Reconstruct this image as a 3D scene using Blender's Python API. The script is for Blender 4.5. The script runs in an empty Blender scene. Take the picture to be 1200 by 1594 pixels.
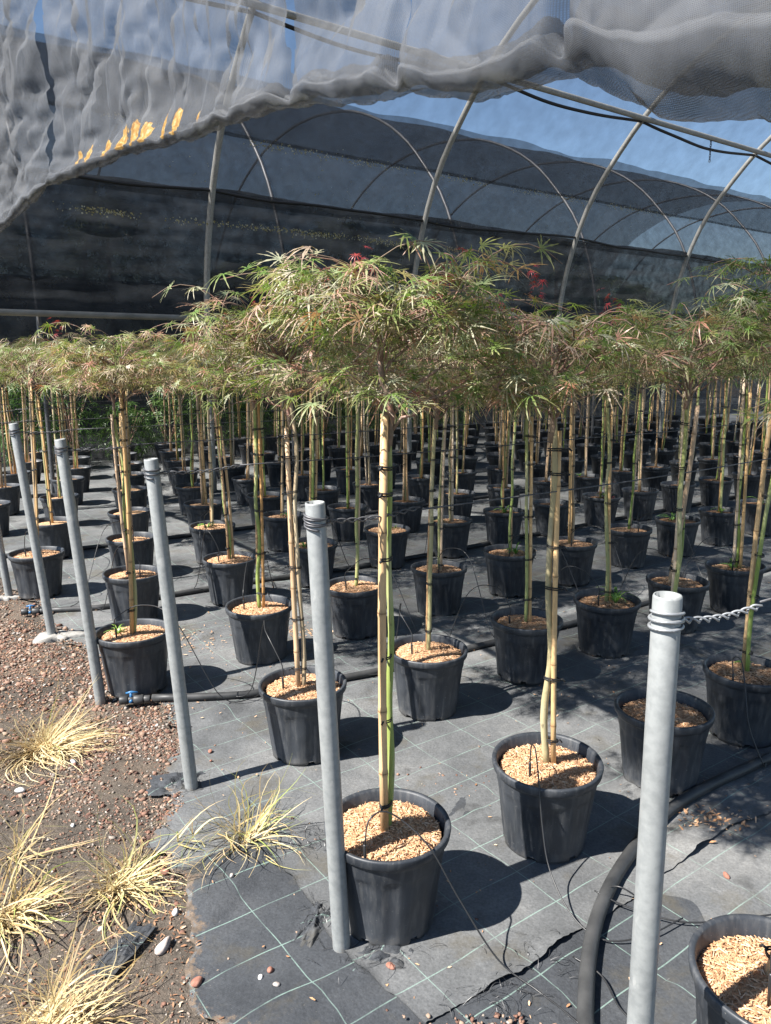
import bpy, math, random
import numpy as np
from mathutils import Vector

# ------------------------------------------------------------------ camera, sky, sun
scene = bpy.context.scene
C = scene.collection
EYE = 1.5987
cam_d = bpy.data.cameras.new('camera')
cam = bpy.data.objects.new('camera', cam_d)
C.objects.link(cam)
scene.camera = cam
cam_d.sensor_fit = 'VERTICAL'
cam_d.sensor_height = 24.0
cam_d.lens = 24.0 * 1197.0 / 1594.0
cam_d.clip_start = 0.05
cam_d.clip_end = 900.0
cam.location = (0, 0, EYE)
PITCH = 0.1967
cam.rotation_euler = (math.pi / 2 - PITCH, 0.0, 0.0)

SUN_EL = math.radians(48.7)
SHADOW_AZ = math.radians(62.0)          # shadows fall towards this bearing, clockwise from +Y
world = bpy.data.worlds.new('World')
scene.world = world
world.use_nodes = True
wn = world.node_tree
bg = wn.nodes['Background']
sky = wn.nodes.new('ShaderNodeTexSky')
sky.sky_type = 'NISHITA'
sky.sun_disc = False
sky.sun_elevation = SUN_EL
sky.sun_rotation = SHADOW_AZ + math.pi
sky.air_density = 1.0
sky.dust_density = 0.1
sky.ozone_density = 3.0
wn.links.new(sky.outputs['Color'], bg.inputs['Color'])
bg.inputs['Strength'].default_value = 0.068

sun_d = bpy.data.lights.new('sun', 'SUN')
sun_d.energy = 5.0
sun_d.angle = math.radians(0.5)
sun_d.color = (1.0, 0.96, 0.90)
sun = bpy.data.objects.new('sun', sun_d)
C.objects.link(sun)
sdir = Vector((math.sin(SHADOW_AZ) * math.cos(SUN_EL), math.cos(SHADOW_AZ) * math.cos(SUN_EL), -math.sin(SUN_EL)))
sun.rotation_euler = sdir.to_track_quat('-Z', 'Y').to_euler()
sun.location = (-4, -2, 8)

scene.view_settings.view_transform = 'Standard'
scene.view_settings.look = 'None'
scene.view_settings.gamma = 1.0
scene.view_settings.use_curve_mapping = False
scene.view_settings.exposure = 1.55
scene.render.engine = 'CYCLES'
scene.cycles.transparent_max_bounces = 32
scene.cycles.max_bounces = 8

# ------------------------------------------------------------------ axes of the tunnel
TH = math.radians(54.0)
AX = np.array([math.sin(TH), math.cos(TH), 0.0])     # along the tunnel (s)
EX = np.array([-math.cos(TH), math.sin(TH), 0.0])    # across it (t)
def TS(s, t, z=0.0):
    return AX * s + EX * t + np.array([0, 0, z])
def TSa(s, t, z):
    s, t, z = np.broadcast_arrays(np.asarray(s, float), np.asarray(t, float), np.asarray(z, float))
    return s[..., None] * AX + t[..., None] * EX + z[..., None] * np.array([0, 0, 1.0])
def to_st(x, y):
    return x * AX[0] + y * AX[1], x * EX[0] + y * EX[1]

# ------------------------------------------------------------------ numeric helpers
def _hash(i, j, seed):
    n = (i * 374761393 + j * 668265263 + seed * 974711) & 0xffffffff
    n = ((n ^ (n >> 13)) * 1274126177) & 0xffffffff
    return ((n ^ (n >> 16)) & 0xffff) / 65535.0
def vnoise(x, y, seed=0):
    x = np.asarray(x, float); y = np.asarray(y, float)
    x, y = np.broadcast_arrays(x, y)
    xi = np.floor(x).astype(np.int64); yi = np.floor(y).astype(np.int64)
    fx = x - xi; fy = y - yi
    fx = fx * fx * (3 - 2 * fx); fy = fy * fy * (3 - 2 * fy)
    a = _hash(xi, yi, seed); b = _hash(xi + 1, yi, seed)
    c = _hash(xi, yi + 1, seed); d = _hash(xi + 1, yi + 1, seed)
    return (a * (1 - fx) + b * fx) * (1 - fy) + (c * (1 - fx) + d * fx) * fy
def fbm(x, y, seed=0, octv=4, gain=0.5):
    t = 0; a = 1.0; n = 0
    for o in range(octv):
        t = t + a * vnoise(np.asarray(x) * 2 ** o, np.asarray(y) * 2 ** o, seed + o * 17)
        n += a; a *= gain
    return t / n

class MB:
    """collects geometry for one mesh"""
    def __init__(self):
        self.V = []; self.T = []; self.Q = []; self.n = 0; self.A = []
    def add(self, v, tris=None, quads=None, att=None):
        v = np.asarray(v, float).reshape(-1, 3)
        if tris is not None and len(tris): self.T.append(np.asarray(tris, np.int64).reshape(-1, 3) + self.n)
        if quads is not None and len(quads): self.Q.append(np.asarray(quads, np.int64).reshape(-1, 4) + self.n)
        self.V.append(v); self.n += len(v)
        self.A.append(np.zeros(len(v)) if att is None else np.asarray(att, float))
        return self
    def tube(self, pts, rad, k=8, cap=True):
        v, q, t = tube_geo(pts, rad, k, cap)
        return self.add(v, t, q)
    def box(self, lo, hi):
        x0, y0, z0 = lo; x1, y1, z1 = hi
        v = [(x0, y0, z0), (x1, y0, z0), (x1, y1, z0), (x0, y1, z0), (x0, y0, z1), (x1, y0, z1), (x1, y1, z1), (x0, y1, z1)]
        return self.add(v, None, [(0, 3, 2, 1), (4, 5, 6, 7), (0, 1, 5, 4), (1, 2, 6, 5), (2, 3, 7, 6), (3, 0, 4, 7)])
    def mesh(self, name, mat=None, smooth=True, attr=None):
        me = bpy.data.meshes.new(name)
        V = np.concatenate(self.V) if self.V else np.zeros((0, 3))
        T = np.concatenate(self.T) if self.T else np.zeros((0, 3), np.int64)
        Q = np.concatenate(self.Q) if self.Q else np.zeros((0, 4), np.int64)
        me.vertices.add(len(V)); me.vertices.foreach_set('co', V.astype(np.float32).ravel())
        loops = np.concatenate([T.ravel(), Q.ravel()]).astype(np.int32)
        me.loops.add(len(loops)); me.loops.foreach_set('vertex_index', loops)
        ls = np.concatenate([np.arange(len(T)) * 3, len(T) * 3 + np.arange(len(Q)) * 4]).astype(np.int32)
        me.polygons.add(len(ls)); me.polygons.foreach_set('loop_start', ls)
        if smooth: me.polygons.foreach_set('use_smooth', np.ones(len(ls), bool))
        me.update(calc_edges=True)
        if attr:
            at = me.attributes.new(attr, 'FLOAT', 'POINT')
            at.data.foreach_set('value', np.concatenate(self.A).astype(np.float32))
        if mat: me.materials.append(mat)
        return me

def tube_geo(pts, rad, k=8, cap=True):
    P = np.asarray(pts, float); n = len(P)
    R = np.broadcast_to(np.asarray(rad, float), (n,))
    tan = np.gradient(P, axis=0); tan /= np.linalg.norm(tan, axis=1)[:, None] + 1e-12
    ref = np.array([0, 0, 1.0]) if abs(tan[0][2]) < 0.9 else np.array([1.0, 0, 0])
    u = np.cross(ref, tan[0]); u /= np.linalg.norm(u)
    U = []
    for i in range(n):
        u = u - tan[i] * (u @ tan[i]); u /= np.linalg.norm(u) + 1e-12
        U.append(u)
    U = np.array(U); W = np.cross(tan, U)
    ang = np.arange(k) * 2 * math.pi / k
    v = P[:, None] + R[:, None, None] * (np.cos(ang)[None, :, None] * U[:, None] + np.sin(ang)[None, :, None] * W[:, None])
    i, j = np.meshgrid(np.arange(n - 1), np.arange(k), indexing='ij')
    j2 = (j + 1) % k
    q = np.stack([i * k + j, i * k + j2, (i + 1) * k + j2, (i + 1) * k + j], -1).reshape(-1, 4)
    v = v.reshape(-1, 3); t = []
    if cap:
        v = np.concatenate([v, P[:1], P[-1:]])
        a, b = n * k, n * k + 1
        for m in range(k):
            t.append((a, (m + 1) % k, m)); t.append((b, (n - 1) * k + m, (n - 1) * k + (m + 1) % k))
    return v, q, np.array(t).reshape(-1, 3)

def grid_quads(nu, nv):
    i, j = np.meshgrid(np.arange(nu - 1), np.arange(nv - 1), indexing='ij')
    return np.stack([i * nv + j, (i + 1) * nv + j, (i + 1) * nv + j + 1, i * nv + j + 1], -1).reshape(-1, 4)
def smooth_path(pts, n=40):
    P = np.asarray(pts, float)
    d = np.concatenate([[0], np.cumsum(np.linalg.norm(np.diff(P, axis=0), axis=1))]); d /= d[-1]
    P2 = np.concatenate([[2 * P[0] - P[1]], P, [2 * P[-1] - P[-2]]])
    out = []
    for t in np.linspace(0, 1, n):
        i = min(max(np.searchsorted(d, t, 'right') - 1, 0), len(P) - 2)
        f = (t - d[i]) / (d[i + 1] - d[i] + 1e-9)
        p0, p1, p2, p3 = P2[i], P2[i + 1], P2[i + 2], P2[i + 3]
        out.append(0.5 * ((2 * p1) + (-p0 + p2) * f + (2 * p0 - 5 * p1 + 4 * p2 - p3) * f * f + (-p0 + 3 * p1 - 3 * p2 + p3) * f ** 3))
    return np.array(out)

def obj(name, me, parent=None, loc=None, rot=None, scale=None):
    o = bpy.data.objects.new(name, me)
    C.objects.link(o)
    if parent is not None: o.parent = parent
    if loc is not None: o.location = loc
    if rot is not None: o.rotation_euler = rot
    if scale is not None: o.scale = (scale,) * 3 if not hasattr(scale, '__len__') else scale
    return o
def tag(o, label=None, cat=None, group=None, kind=None):
    if label: o['label'] = label
    if cat: o['category'] = cat
    if group: o['group'] = group
    if kind: o['kind'] = kind
    return o
def thing(name, label, cat, loc=(0, 0, 0), rz=0.0, group=None):
    o = obj(name, None, None, tuple(float(q) for q in loc), (0, 0, rz))
    o.empty_display_size = 0.05
    return tag(o, label, cat, group)

# ------------------------------------------------------------------ materials
def mat(name, rough=0.6, spec=0.4, metal=0.0):
    m = bpy.data.materials.new(name); m.use_nodes = True
    b = m.node_tree.nodes['Principled BSDF']
    b.inputs['Roughness'].default_value = rough
    b.inputs['Metallic'].default_value = metal
    b.inputs['Specular IOR Level'].default_value = spec
    return m, m.node_tree, b
def node(nt, typ, **kw):
    n = nt.nodes.new(typ)
    for k, v in kw.items():
        if k.startswith('_'): n.inputs[k[1:]].default_value = v
        else: setattr(n, k, v)
    return n
def ramp(nt, src, stops, interp='LINEAR'):
    r = nt.nodes.new('ShaderNodeValToRGB'); cr = r.color_ramp; cr.interpolation = interp
    while len(cr.elements) < len(stops): cr.elements.new(0.5)
    for e, (p, c) in zip(cr.elements, stops):
        e.position = p; e.color = (*c, 1) if len(c) == 3 else c
    nt.links.new(src, r.inputs['Fac'])
    return r.outputs['Color']
def noise(nt, scale, detail=4, rough=0.55, vec=None, coord='Object', stretch=None, out='Fac'):
    n = node(nt, 'ShaderNodeTexNoise', _Scale=scale, _Detail=detail, _Roughness=rough)
    if vec is None:
        vec = node(nt, 'ShaderNodeTexCoord').outputs[coord]
    if stretch:
        mp = node(nt, 'ShaderNodeMapping'); mp.inputs['Scale'].default_value = stretch
        nt.links.new(vec, mp.inputs['Vector']); vec = mp.outputs['Vector']
    nt.links.new(vec, n.inputs['Vector'])
    return n.outputs[out]
def mixc(nt, fac, a, b, mode='MIX'):
    m = node(nt, 'ShaderNodeMix', data_type='RGBA', blend_type=mode)
    for s, v in ((0, fac), (6, a), (7, b)):
        if isinstance(v, (int, float)): m.inputs[s].default_value = v
        elif isinstance(v, tuple): m.inputs[s].default_value = (*v, 1) if len(v) == 3 else v
        else: nt.links.new(v, m.inputs[s])
    return m.outputs[2]
def mathn(nt, op, a, b=None, clamp=False):
    m = node(nt, 'ShaderNodeMath', operation=op); m.use_clamp = clamp
    for i, v in enumerate((a, b)):
        if v is None: continue
        if isinstance(v, (int, float)): m.inputs[i].default_value = v
        else: nt.links.new(v, m.inputs[i])
    return m.outputs[0]
def bump(nt, b, h, strength=0.4, dist=0.01):
    n = node(nt, 'ShaderNodeBump', _Strength=strength, _Distance=dist)
    nt.links.new(h, n.inputs['Height']); nt.links.new(n.outputs['Normal'], b.inputs['Normal'])
def link(nt, a, b): nt.links.new(a, b)

M = {}
def build_materials():
    # black plant-pot plastic, dusty
    m, nt, b = mat('pot_plastic', 0.48, 0.42)
    n = noise(nt, 6, 6); n2 = noise(nt, 60, 3, stretch=(1, 1, 0.15))
    oi = node(nt, 'ShaderNodeObjectInfo')
    base = ramp(nt, n, [(0.35, (0.016, 0.019, 0.024)), (0.7, (0.044, 0.049, 0.057))])
    dust = mathn(nt, 'MULTIPLY', ramp(nt, n2, [(0.48, (0, 0, 0)), (0.78, (1, 1, 1))]), 0.42)
    c = mixc(nt, dust, base, (0.13, 0.128, 0.125))
    c = mixc(nt, ramp(nt, noise(nt, 170, 2), [(0.70, (0, 0, 0)), (0.76, (0.55,) * 3)]), c, (0.26, 0.25, 0.23))
    sz_ = node(nt, 'ShaderNodeSeparateXYZ'); link(nt, node(nt, 'ShaderNodeTexCoord').outputs['Object'], sz_.inputs[0])
    mud = ramp(nt, mathn(nt, 'ADD', mathn(nt, 'MULTIPLY', sz_.outputs['Z'], -5.0), noise(nt, 22, 5, 0.7)), [(0.30, (0, 0, 0)), (0.60, (0.5,) * 3)])
    link(nt, mixc(nt, mud, c, (0.11, 0.10, 0.088)), b.inputs['Base Color'])
    link(nt, ramp(nt, n, [(0.3, (0.40,) * 3), (0.7, (0.62,) * 3)]), b.inputs['Roughness'])
    bump(nt, b, noise(nt, 220, 2), 0.10, 0.002)
    M['pot'] = m
    # wood chips
    m, nt, b = mat('wood_chips', 0.8, 0.2)
    g = node(nt, 'ShaderNodeNewGeometry')
    c = ramp(nt, g.outputs['Random Per Island'], [(0.0, (0.14, 0.065, 0.03)), (0.18, (0.36, 0.185, 0.095)), (0.5, (0.53, 0.30, 0.16)), (0.8, (0.64, 0.42, 0.26)), (1.0, (0.72, 0.56, 0.40))])
    link(nt, mixc(nt, 0.35, c, ramp(nt, noise(nt, 25, 3), [(0.35, (0.30, 0.155, 0.08)), (0.65, (0.62, 0.39, 0.22))])), b.inputs['Base Color'])
    M['chips'] = m
    m, nt, b = mat('mulch', 0.9, 0.15)
    n = noise(nt, 70, 5, 0.7)
    c = ramp(nt, n, [(0.3, (0.22, 0.12, 0.06)), (0.5, (0.44, 0.27, 0.15)), (0.7, (0.60, 0.41, 0.25))])
    link(nt, c, b.inputs['Base Color']); bump(nt, b, n, 0.9, 0.012)
    M['mulch'] = m
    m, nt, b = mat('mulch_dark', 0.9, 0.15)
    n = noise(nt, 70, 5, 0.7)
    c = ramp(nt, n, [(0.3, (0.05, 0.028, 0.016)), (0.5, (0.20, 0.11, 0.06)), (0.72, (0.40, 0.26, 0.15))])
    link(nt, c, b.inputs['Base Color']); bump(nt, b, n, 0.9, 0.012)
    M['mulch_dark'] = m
    # bamboo canes
    m, nt, b = mat('bamboo_cane', 0.5, 0.35)
    oi = node(nt, 'ShaderNodeObjectInfo')
    n = noise(nt, 30, 4, stretch=(1, 1, 0.12))
    c0 = ramp(nt, oi.outputs['Random'], [(0.0, (0.55, 0.34, 0.14)), (0.35, (0.62, 0.42, 0.21)), (0.62, (0.50, 0.36, 0.24)), (0.85, (0.60, 0.50, 0.38)), (1.0, (0.52, 0.29, 0.11))])
    c = mixc(nt, 1.0, c0, ramp(nt, n, [(0.3, (0.55, 0.52, 0.5)), (0.6, (1.05, 1.02, 1.0))]), 'MULTIPLY')
    at = node(nt, 'ShaderNodeAttribute', attribute_name='ring')
    link(nt, mixc(nt, at.outputs['Fac'], c, (0.16, 0.09, 0.04)), b.inputs['Base Color'])
    M['cane'] = m
    # green maple stems with pale lenticels and brown streaks
    m, nt, b = mat('maple_bark', 0.55, 0.3)
    oi = node(nt, 'ShaderNodeObjectInfo')
    n = noise(nt, 14, 4, stretch=(1, 1, 0.16)); n2 = noise(nt, 70, 3, stretch=(1, 1, 0.4))
    g0 = ramp(nt, oi.outputs['Random'], [(0.0, (0.19, 0.25, 0.055)), (0.4, (0.26, 0.31, 0.09)), (0.62, (0.30, 0.29, 0.13)), (0.8, (0.38, 0.29, 0.18)), (1.0, (0.36, 0.25, 0.15))])
    c = mixc(nt, ramp(nt, n, [(0.48, (0, 0, 0)), (0.68, (0.8, 0.8, 0.8))]), g0, (0.50, 0.44, 0.31))
    c = mixc(nt, ramp(nt, n2, [(0.62, (0, 0, 0)), (0.72, (0.7, 0.7, 0.7))]), c, (0.12, 0.10, 0.06))
    link(nt, c, b.inputs['Base Color']); bump(nt, b, n2, 0.3, 0.003)
    M['bark'] = m
    m, nt, b = mat('maple_twig', 0.6, 0.3)
    n = noise(nt, 40, 3)
    link(nt, ramp(nt, n, [(0.3, (0.13, 0.10, 0.07)), (0.5, (0.21, 0.15, 0.11)), (0.62, (0.27, 0.13, 0.10)), (0.75, (0.36, 0.32, 0.26))]), b.inputs['Base Color'])
    M['twig'] = m
    m, nt, b = mat('black_tie', 0.5, 0.4); b.inputs['Base Color'].default_value = (0.012, 0.012, 0.013, 1); M['tie'] = m
    # leaves
    def leafmat(name, stops, tipc, tipamt, trans, bronze=0.0):
        m, nt, b = mat(name, 0.42, 0.45)
        g = node(nt, 'ShaderNodeNewGeometry'); oi = node(nt, 'ShaderNodeObjectInfo')
        c = ramp(nt, g.outputs['Random Per Island'], stops)
        tint = ramp(nt, oi.outputs['Random'], [(0.0, (0.82, 0.95, 0.80)), (0.5, (1, 1, 1)), (1.0, (1.15, 1.02, 0.9))])
        c = mixc(nt, 1.0, c, tint, 'MULTIPLY')
        c = mixc(nt, mathn(nt, 'MULTIPLY', ramp(nt, noise(nt, 5.5, 3), [(0.55, (0, 0, 0)), (0.72, (1, 1, 1))]), bronze), c, (0.30, 0.095, 0.06))
        at = node(nt, 'ShaderNodeAttribute', attribute_name='tip')
        c = mixc(nt, mathn(nt, 'MULTIPLY', at.outputs['Fac'], tipamt), c, tipc)
        link(nt, c, b.inputs['Base Color'])
        tr = node(nt, 'ShaderNodeBsdfTranslucent'); link(nt, mixc(nt, 1.0, c, (1.1, 1.15, 0.55), 'MULTIPLY'), tr.inputs['Color'])
        mx = node(nt, 'ShaderNodeMixShader', _Fac=trans)
        link(nt, b.outputs[0], mx.inputs[1]); link(nt, tr.outputs[0], mx.inputs[2])
        link(nt, mx.outputs[0], nt.nodes['Material Output'].inputs['Surface'])
        return m
    M['leaf_pale'] = leafmat('bleached_maple_leaf', [(0.0, (0.065, 0.15, 0.020)), (0.25, (0.11, 0.21, 0.035)), (0.45, (0.19, 0.28, 0.08)), (0.58, (0.31, 0.36, 0.22)), (0.72, (0.44, 0.42, 0.33)), (0.84, (0.42, 0.28, 0.21)), (0.94, (0.32, 0.12, 0.09)), (1.0, (0.10, 0.20, 0.026))], (0.44, 0.27, 0.20), 0.42, 0.34, 0.28)
    M['leaf_green'] = leafmat('green_maple_leaf', [(0.0, (0.035, 0.095, 0.016)), (0.35, (0.06, 0.14, 0.026)), (0.65, (0.10, 0.175, 0.05)), (0.85, (0.17, 0.21, 0.10)), (0.93, (0.14, 0.11, 0.055)), (1.0, (0.055, 0.14, 0.022))], (0.22, 0.18, 0.10), 0.30, 0.34, 0.18)
    M['leaf_red'] = leafmat('red_maple_leaf', [(0.0, (0.24, 0.018, 0.03)), (1.0, (0.36, 0.04, 0.04))], (0.36, 0.05, 0.05), 0.3, 0.3)
    M['leaf_weed'] = leafmat('weed_leaf', [(0.0, (0.10, 0.22, 0.035)), (1.0, (0.19, 0.33, 0.07))], (0.25, 0.35, 0.10), 0.3, 0.3)
    M['leaf_shrub'] = leafmat('shrub_leaf', [(0.0, (0.03, 0.075, 0.014)), (0.6, (0.055, 0.11, 0.024)), (1.0, (0.09, 0.14, 0.04))], (0.1, 0.2, 0.05), 0.3, 0.3)
    # galvanised steel
    def steel(name, lo, hi, metal, rough):
        m, nt, b = mat(name, rough, 0.5, metal)
        n = noise(nt, 9, 6, 0.65, stretch=(1, 1, 0.35)); n2 = noise(nt, 55, 3)
        c = mixc(nt, 0.5, ramp(nt, n, [(0.3, lo), (0.65, hi)]), ramp(nt, n2, [(0.35, lo), (0.6, hi)]))
        link(nt, c, b.inputs['Base Color'])
        link(nt, ramp(nt, n, [(0.3, (rough - 0.08,) * 3), (0.7, (rough + 0.15,) * 3)]), b.inputs['Roughness'])
        bump(nt, b, n2, 0.04, 0.001)
        return m
    M['steel'] = steel('galvanised_steel', (0.19, 0.20, 0.20), (0.285, 0.295, 0.29), 0.2, 0.55)
    nt = M['steel'].node_tree; b = nt.nodes['Principled BSDF']; src = b.inputs['Base Color'].links[0].from_socket
    sz_ = node(nt, 'ShaderNodeSeparateXYZ'); link(nt, node(nt, 'ShaderNodeTexCoord').outputs['Object'], sz_.inputs[0])
    mud = ramp(nt, mathn(nt, 'ADD', mathn(nt, 'MULTIPLY', sz_.outputs['Z'], -4.0), noise(nt, 30, 5, 0.7)), [(0.35, (0, 0, 0)), (0.62, (0.75,) * 3)])
    c = mixc(nt, mud, src, (0.16, 0.12, 0.09))
    spots_ = ramp(nt, noise(nt, 26, 4, 0.6, stretch=(1, 1, 0.5)), [(0.64, (0, 0, 0)), (0.70, (0.5,) * 3)])
    c = mixc(nt, spots_, c, (0.38, 0.38, 0.365))
    streak = ramp(nt, noise(nt, 18, 4, 0.6, stretch=(1, 1, 0.06)), [(0.60, (0, 0, 0)), (0.72, (0.45,) * 3)])
    link(nt, mixc(nt, streak, c, (0.14, 0.13, 0.115)), b.inputs['Base Color'])
    M['hoop'] = steel('weathered_hoop_steel', (0.20, 0.19, 0.17), (0.38, 0.37, 0.34), 0.1, 0.6)
    M['wire'] = steel('dark_wire', (0.05, 0.05, 0.055), (0.12, 0.12, 0.125), 0.4, 0.45)
    M['wire_bright'] = steel('galvanised_wire', (0.22, 0.23, 0.24), (0.36, 0.37, 0.38), 0.5, 0.4)
    m, nt, b = mat('wet_rail', 0.7, 0.3)
    n = noise(nt, 3, 5, stretch=(1, 1, 1)); link(nt, ramp(nt, n, [(0.3, (0.16, 0.155, 0.14)), (0.7, (0.30, 0.29, 0.27))]), b.inputs['Base Color']); M['rail'] = m
    # irrigation plastics
    m, nt, b = mat('black_pipe', 0.5, 0.4)
    n = noise(nt, 8, 5); link(nt, ramp(nt, n, [(0.35, (0.016, 0.017, 0.018)), (0.7, (0.06, 0.06, 0.06))]), b.inputs['Base Color']); M['pipe'] = m
    m, nt, b = mat('drip_tube', 0.4, 0.5); b.inputs['Base Color'].default_value = (0.02, 0.02, 0.021, 1); M['drip'] = m
    m, nt, b = mat('blue_plastic', 0.4, 0.5); b.inputs['Base Color'].default_value = (0.025, 0.12, 0.27, 1); M['blue'] = m
    m, nt, b = mat('concrete', 0.9, 0.2)
    n = noise(nt, 25, 6, 0.7); link(nt, ramp(nt, n, [(0.3, (0.20, 0.19, 0.175)), (0.7, (0.34, 0.33, 0.305))]), b.inputs['Base Color']); bump(nt, b, n, 0.5, 0.01); M['concrete'] = m
    # ground: soil
    m, nt, b = mat('soil', 0.95, 0.15)
    n = noise(nt, 2.2, 8, 0.65); n2 = noise(nt, 60, 5, 0.7); n3 = noise(nt, 190, 2)
    c = ramp(nt, n, [(0.32, (0.058, 0.052, 0.045)), (0.52, (0.098, 0.085, 0.072)), (0.72, (0.155, 0.122, 0.095))])
    c = mixc(nt, 0.6, c, ramp(nt, n2, [(0.3, (0.35, 0.33, 0.31)), (0.65, (1.35, 1.25, 1.15))]), 'MULTIPLY')
    c = mixc(nt, ramp(nt, n3, [(0.66, (0, 0, 0)), (0.72, (0.6,) * 3)]), c, (0.36, 0.33, 0.29))
    link(nt, c, b.inputs['Base Color'])
    bump(nt, b, mathn(nt, 'ADD', n2, mathn(nt, 'MULTIPLY', n3, 0.4)), 0.8, 0.012)
    M['soil'] = m
    # gravel
    m, nt, b = mat('lava_gravel', 0.9, 0.2)
    g = node(nt, 'ShaderNodeNewGeometry')
    c = ramp(nt, g.outputs['Random Per Island'], [(0.0, (0.08, 0.050, 0.040)), (0.3, (0.19, 0.10, 0.072)), (0.55, (0.25, 0.16, 0.115)), (0.8, (0.29, 0.215, 0.16)), (0.94, (0.22, 0.195, 0.17)), (1.0, (0.52, 0.47, 0.42))])
    c = mixc(nt, 0.5, c, ramp(nt, noise(nt, 160, 3), [(0.3, (0.5,) * 3), (0.7, (1.3,) * 3)]), 'MULTIPLY')
    link(nt, c, b.inputs['Base Color']); M['gravel'] = m
    m, nt, b = mat('bark_crumb', 0.9, 0.15)
    g = node(nt, 'ShaderNodeNewGeometry')
    link(nt, ramp(nt, g.outputs['Random Per Island'], [(0.0, (0.10, 0.055, 0.035)), (0.5, (0.24, 0.125, 0.07)), (0.85, (0.36, 0.22, 0.13)), (1.0, (0.5, 0.42, 0.34))]), b.inputs['Base Color'])
    M['bark_crumb'] = m
    for nm, lo, hi in (('stone_white', (0.42, 0.40, 0.37), (0.70, 0.67, 0.63)), ('stone_red', (0.20, 0.085, 0.06), (0.36, 0.18, 0.13)), ('stone_grey', (0.30, 0.25, 0.22), (0.48, 0.42, 0.38))):
        m, nt, b = mat(nm, 0.9, 0.2)
        n = noise(nt, 60, 5); link(nt, ramp(nt, n, [(0.3, lo), (0.7, hi)]), b.inputs['Base Color']); bump(nt, b, n, 0.5, 0.004)
        M[nm] = m
    # woven ground-cover fabric with printed grid lines
    for fname, FA, FB, FC in (('fabric', (0.068, 0.071, 0.074), (0.116, 0.119, 0.121), (0.19, 0.189, 0.184)), ('fabric_new', (0.032, 0.035, 0.040), (0.050, 0.054, 0.060), (0.085, 0.088, 0.092))):
     m, nt, b = mat('ground_' + fname, 0.75, 0.25)
     tc = node(nt, 'ShaderNodeTexCoord')
     mp = node(nt, 'ShaderNodeMapping'); mp.inputs['Rotation'].default_value = (0, 0, -(math.pi / 2 - TH))
     link(nt, tc.outputs['Object'], mp.inputs['Vector'])
     wob = node(nt, 'ShaderNodeTexNoise', _Scale=2.5, _Detail=2); link(nt, mp.outputs['Vector'], wob.inputs['Vector'])
     wv = node(nt, 'ShaderNodeVectorMath', operation='SCALE'); wv.inputs['Scale'].default_value = 0.035
     link(nt, wob.outputs['Color'], wv.inputs[0])
     va = node(nt, 'ShaderNodeVectorMath', operation='ADD'); link(nt, mp.outputs['Vector'], va.inputs[0]); link(nt, wv.outputs[0], va.inputs[1])
     sx = node(nt, 'ShaderNodeSeparateXYZ'); link(nt, va.outputs[0], sx.inputs[0])
     def lines(src, period, off, width):
         f = mathn(nt, 'FRACT', mathn(nt, 'ADD', mathn(nt, 'DIVIDE', src, period), off))
         d = mathn(nt, 'ABSOLUTE', mathn(nt, 'SUBTRACT', f, 0.5))
         return mathn(nt, 'LESS_THAN', d, width / period)
     g1 = lines(sx.outputs['X'], 0.25, 0.03, 0.0015); g2 = lines(sx.outputs['Y'], 0.165, 0.3, 0.0018)
     broken = ramp(nt, noise(nt, 9, 4, 0.6), [(0.33, (0.25,) * 3), (0.55, (1, 1, 1))])
     gl = mathn(nt, 'MULTIPLY', mathn(nt, 'MAXIMUM', g1, g2), broken)
     n = noise(nt, 1.4, 7, 0.62); n2 = noise(nt, 40, 4, 0.6); n4 = noise(nt, 300, 2)
     c = ramp(nt, n, [(0.30, FA), (0.5, FB), (0.70, FC)])
     c = mixc(nt, 0.55, c, ramp(nt, noise(nt, 130, 3, 0.6), [(0.3, (0.6,) * 3), (0.7, (1.35,) * 3)]), 'MULTIPLY')
     c = mixc(nt, 0.45, c, ramp(nt, noise(nt, 14, 5, 0.65), [(0.3, (0.72,) * 3), (0.7, (1.2,) * 3)]), 'MULTIPLY')
     stn = ramp(nt, noise(nt, 3.1, 6, 0.68), [(0.54, (0, 0, 0)), (0.66, (0.6,) * 3)])
     c = mixc(nt, stn, c, (0.085, 0.075, 0.055))
     wet = ramp(nt, noise(nt, 2.3, 5, 0.6, stretch=(1, 1, 1)), [(0.60, (0, 0, 0)), (0.66, (0.6,) * 3)])
     c = mixc(nt, wet, c, (0.040, 0.040, 0.040))
     c = mixc(nt, mathn(nt, 'MULTIPLY', gl, 0.55 if fname == 'fabric' else 0.6), c, (0.25, 0.36, 0.31))
     c = mixc(nt, ramp(nt, n4, [(0.72, (0, 0, 0)), (0.78, (0.7,) * 3)]), c, (0.32, 0.29, 0.25))
     link(nt, c, b.inputs['Base Color'])
     ea = node(nt, 'ShaderNodeAttribute', attribute_name='edge')
     dirt = ramp(nt, mathn(nt, 'ADD', mathn(nt, 'MULTIPLY', ea.outputs['Fac'], 0.5), noise(nt, 22, 8, 0.75)), [(0.92, (0, 0, 0)), (1.0, (0.95,) * 3)])
     c = mixc(nt, dirt, c, ramp(nt, n2, [(0.3, (0.07, 0.055, 0.042)), (0.7, (0.19, 0.14, 0.10))]))
     link(nt, c, b.inputs['Base Color'])
     wx = node(nt, 'ShaderNodeTexWave', wave_type='BANDS', bands_direction='X', _Scale=120.0); link(nt, mp.outputs['Vector'], wx.inputs['Vector'])
     wy = node(nt, 'ShaderNodeTexWave', wave_type='BANDS', bands_direction='Y', _Scale=120.0); link(nt, mp.outputs['Vector'], wy.inputs['Vector'])
     hh = mathn(nt, 'ADD', mathn(nt, 'MULTIPLY', mathn(nt, 'ADD', wx.outputs['Fac'], wy.outputs['Fac']), 0.10), n2)
     bump(nt, b, hh, 0.6, 0.008)
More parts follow.
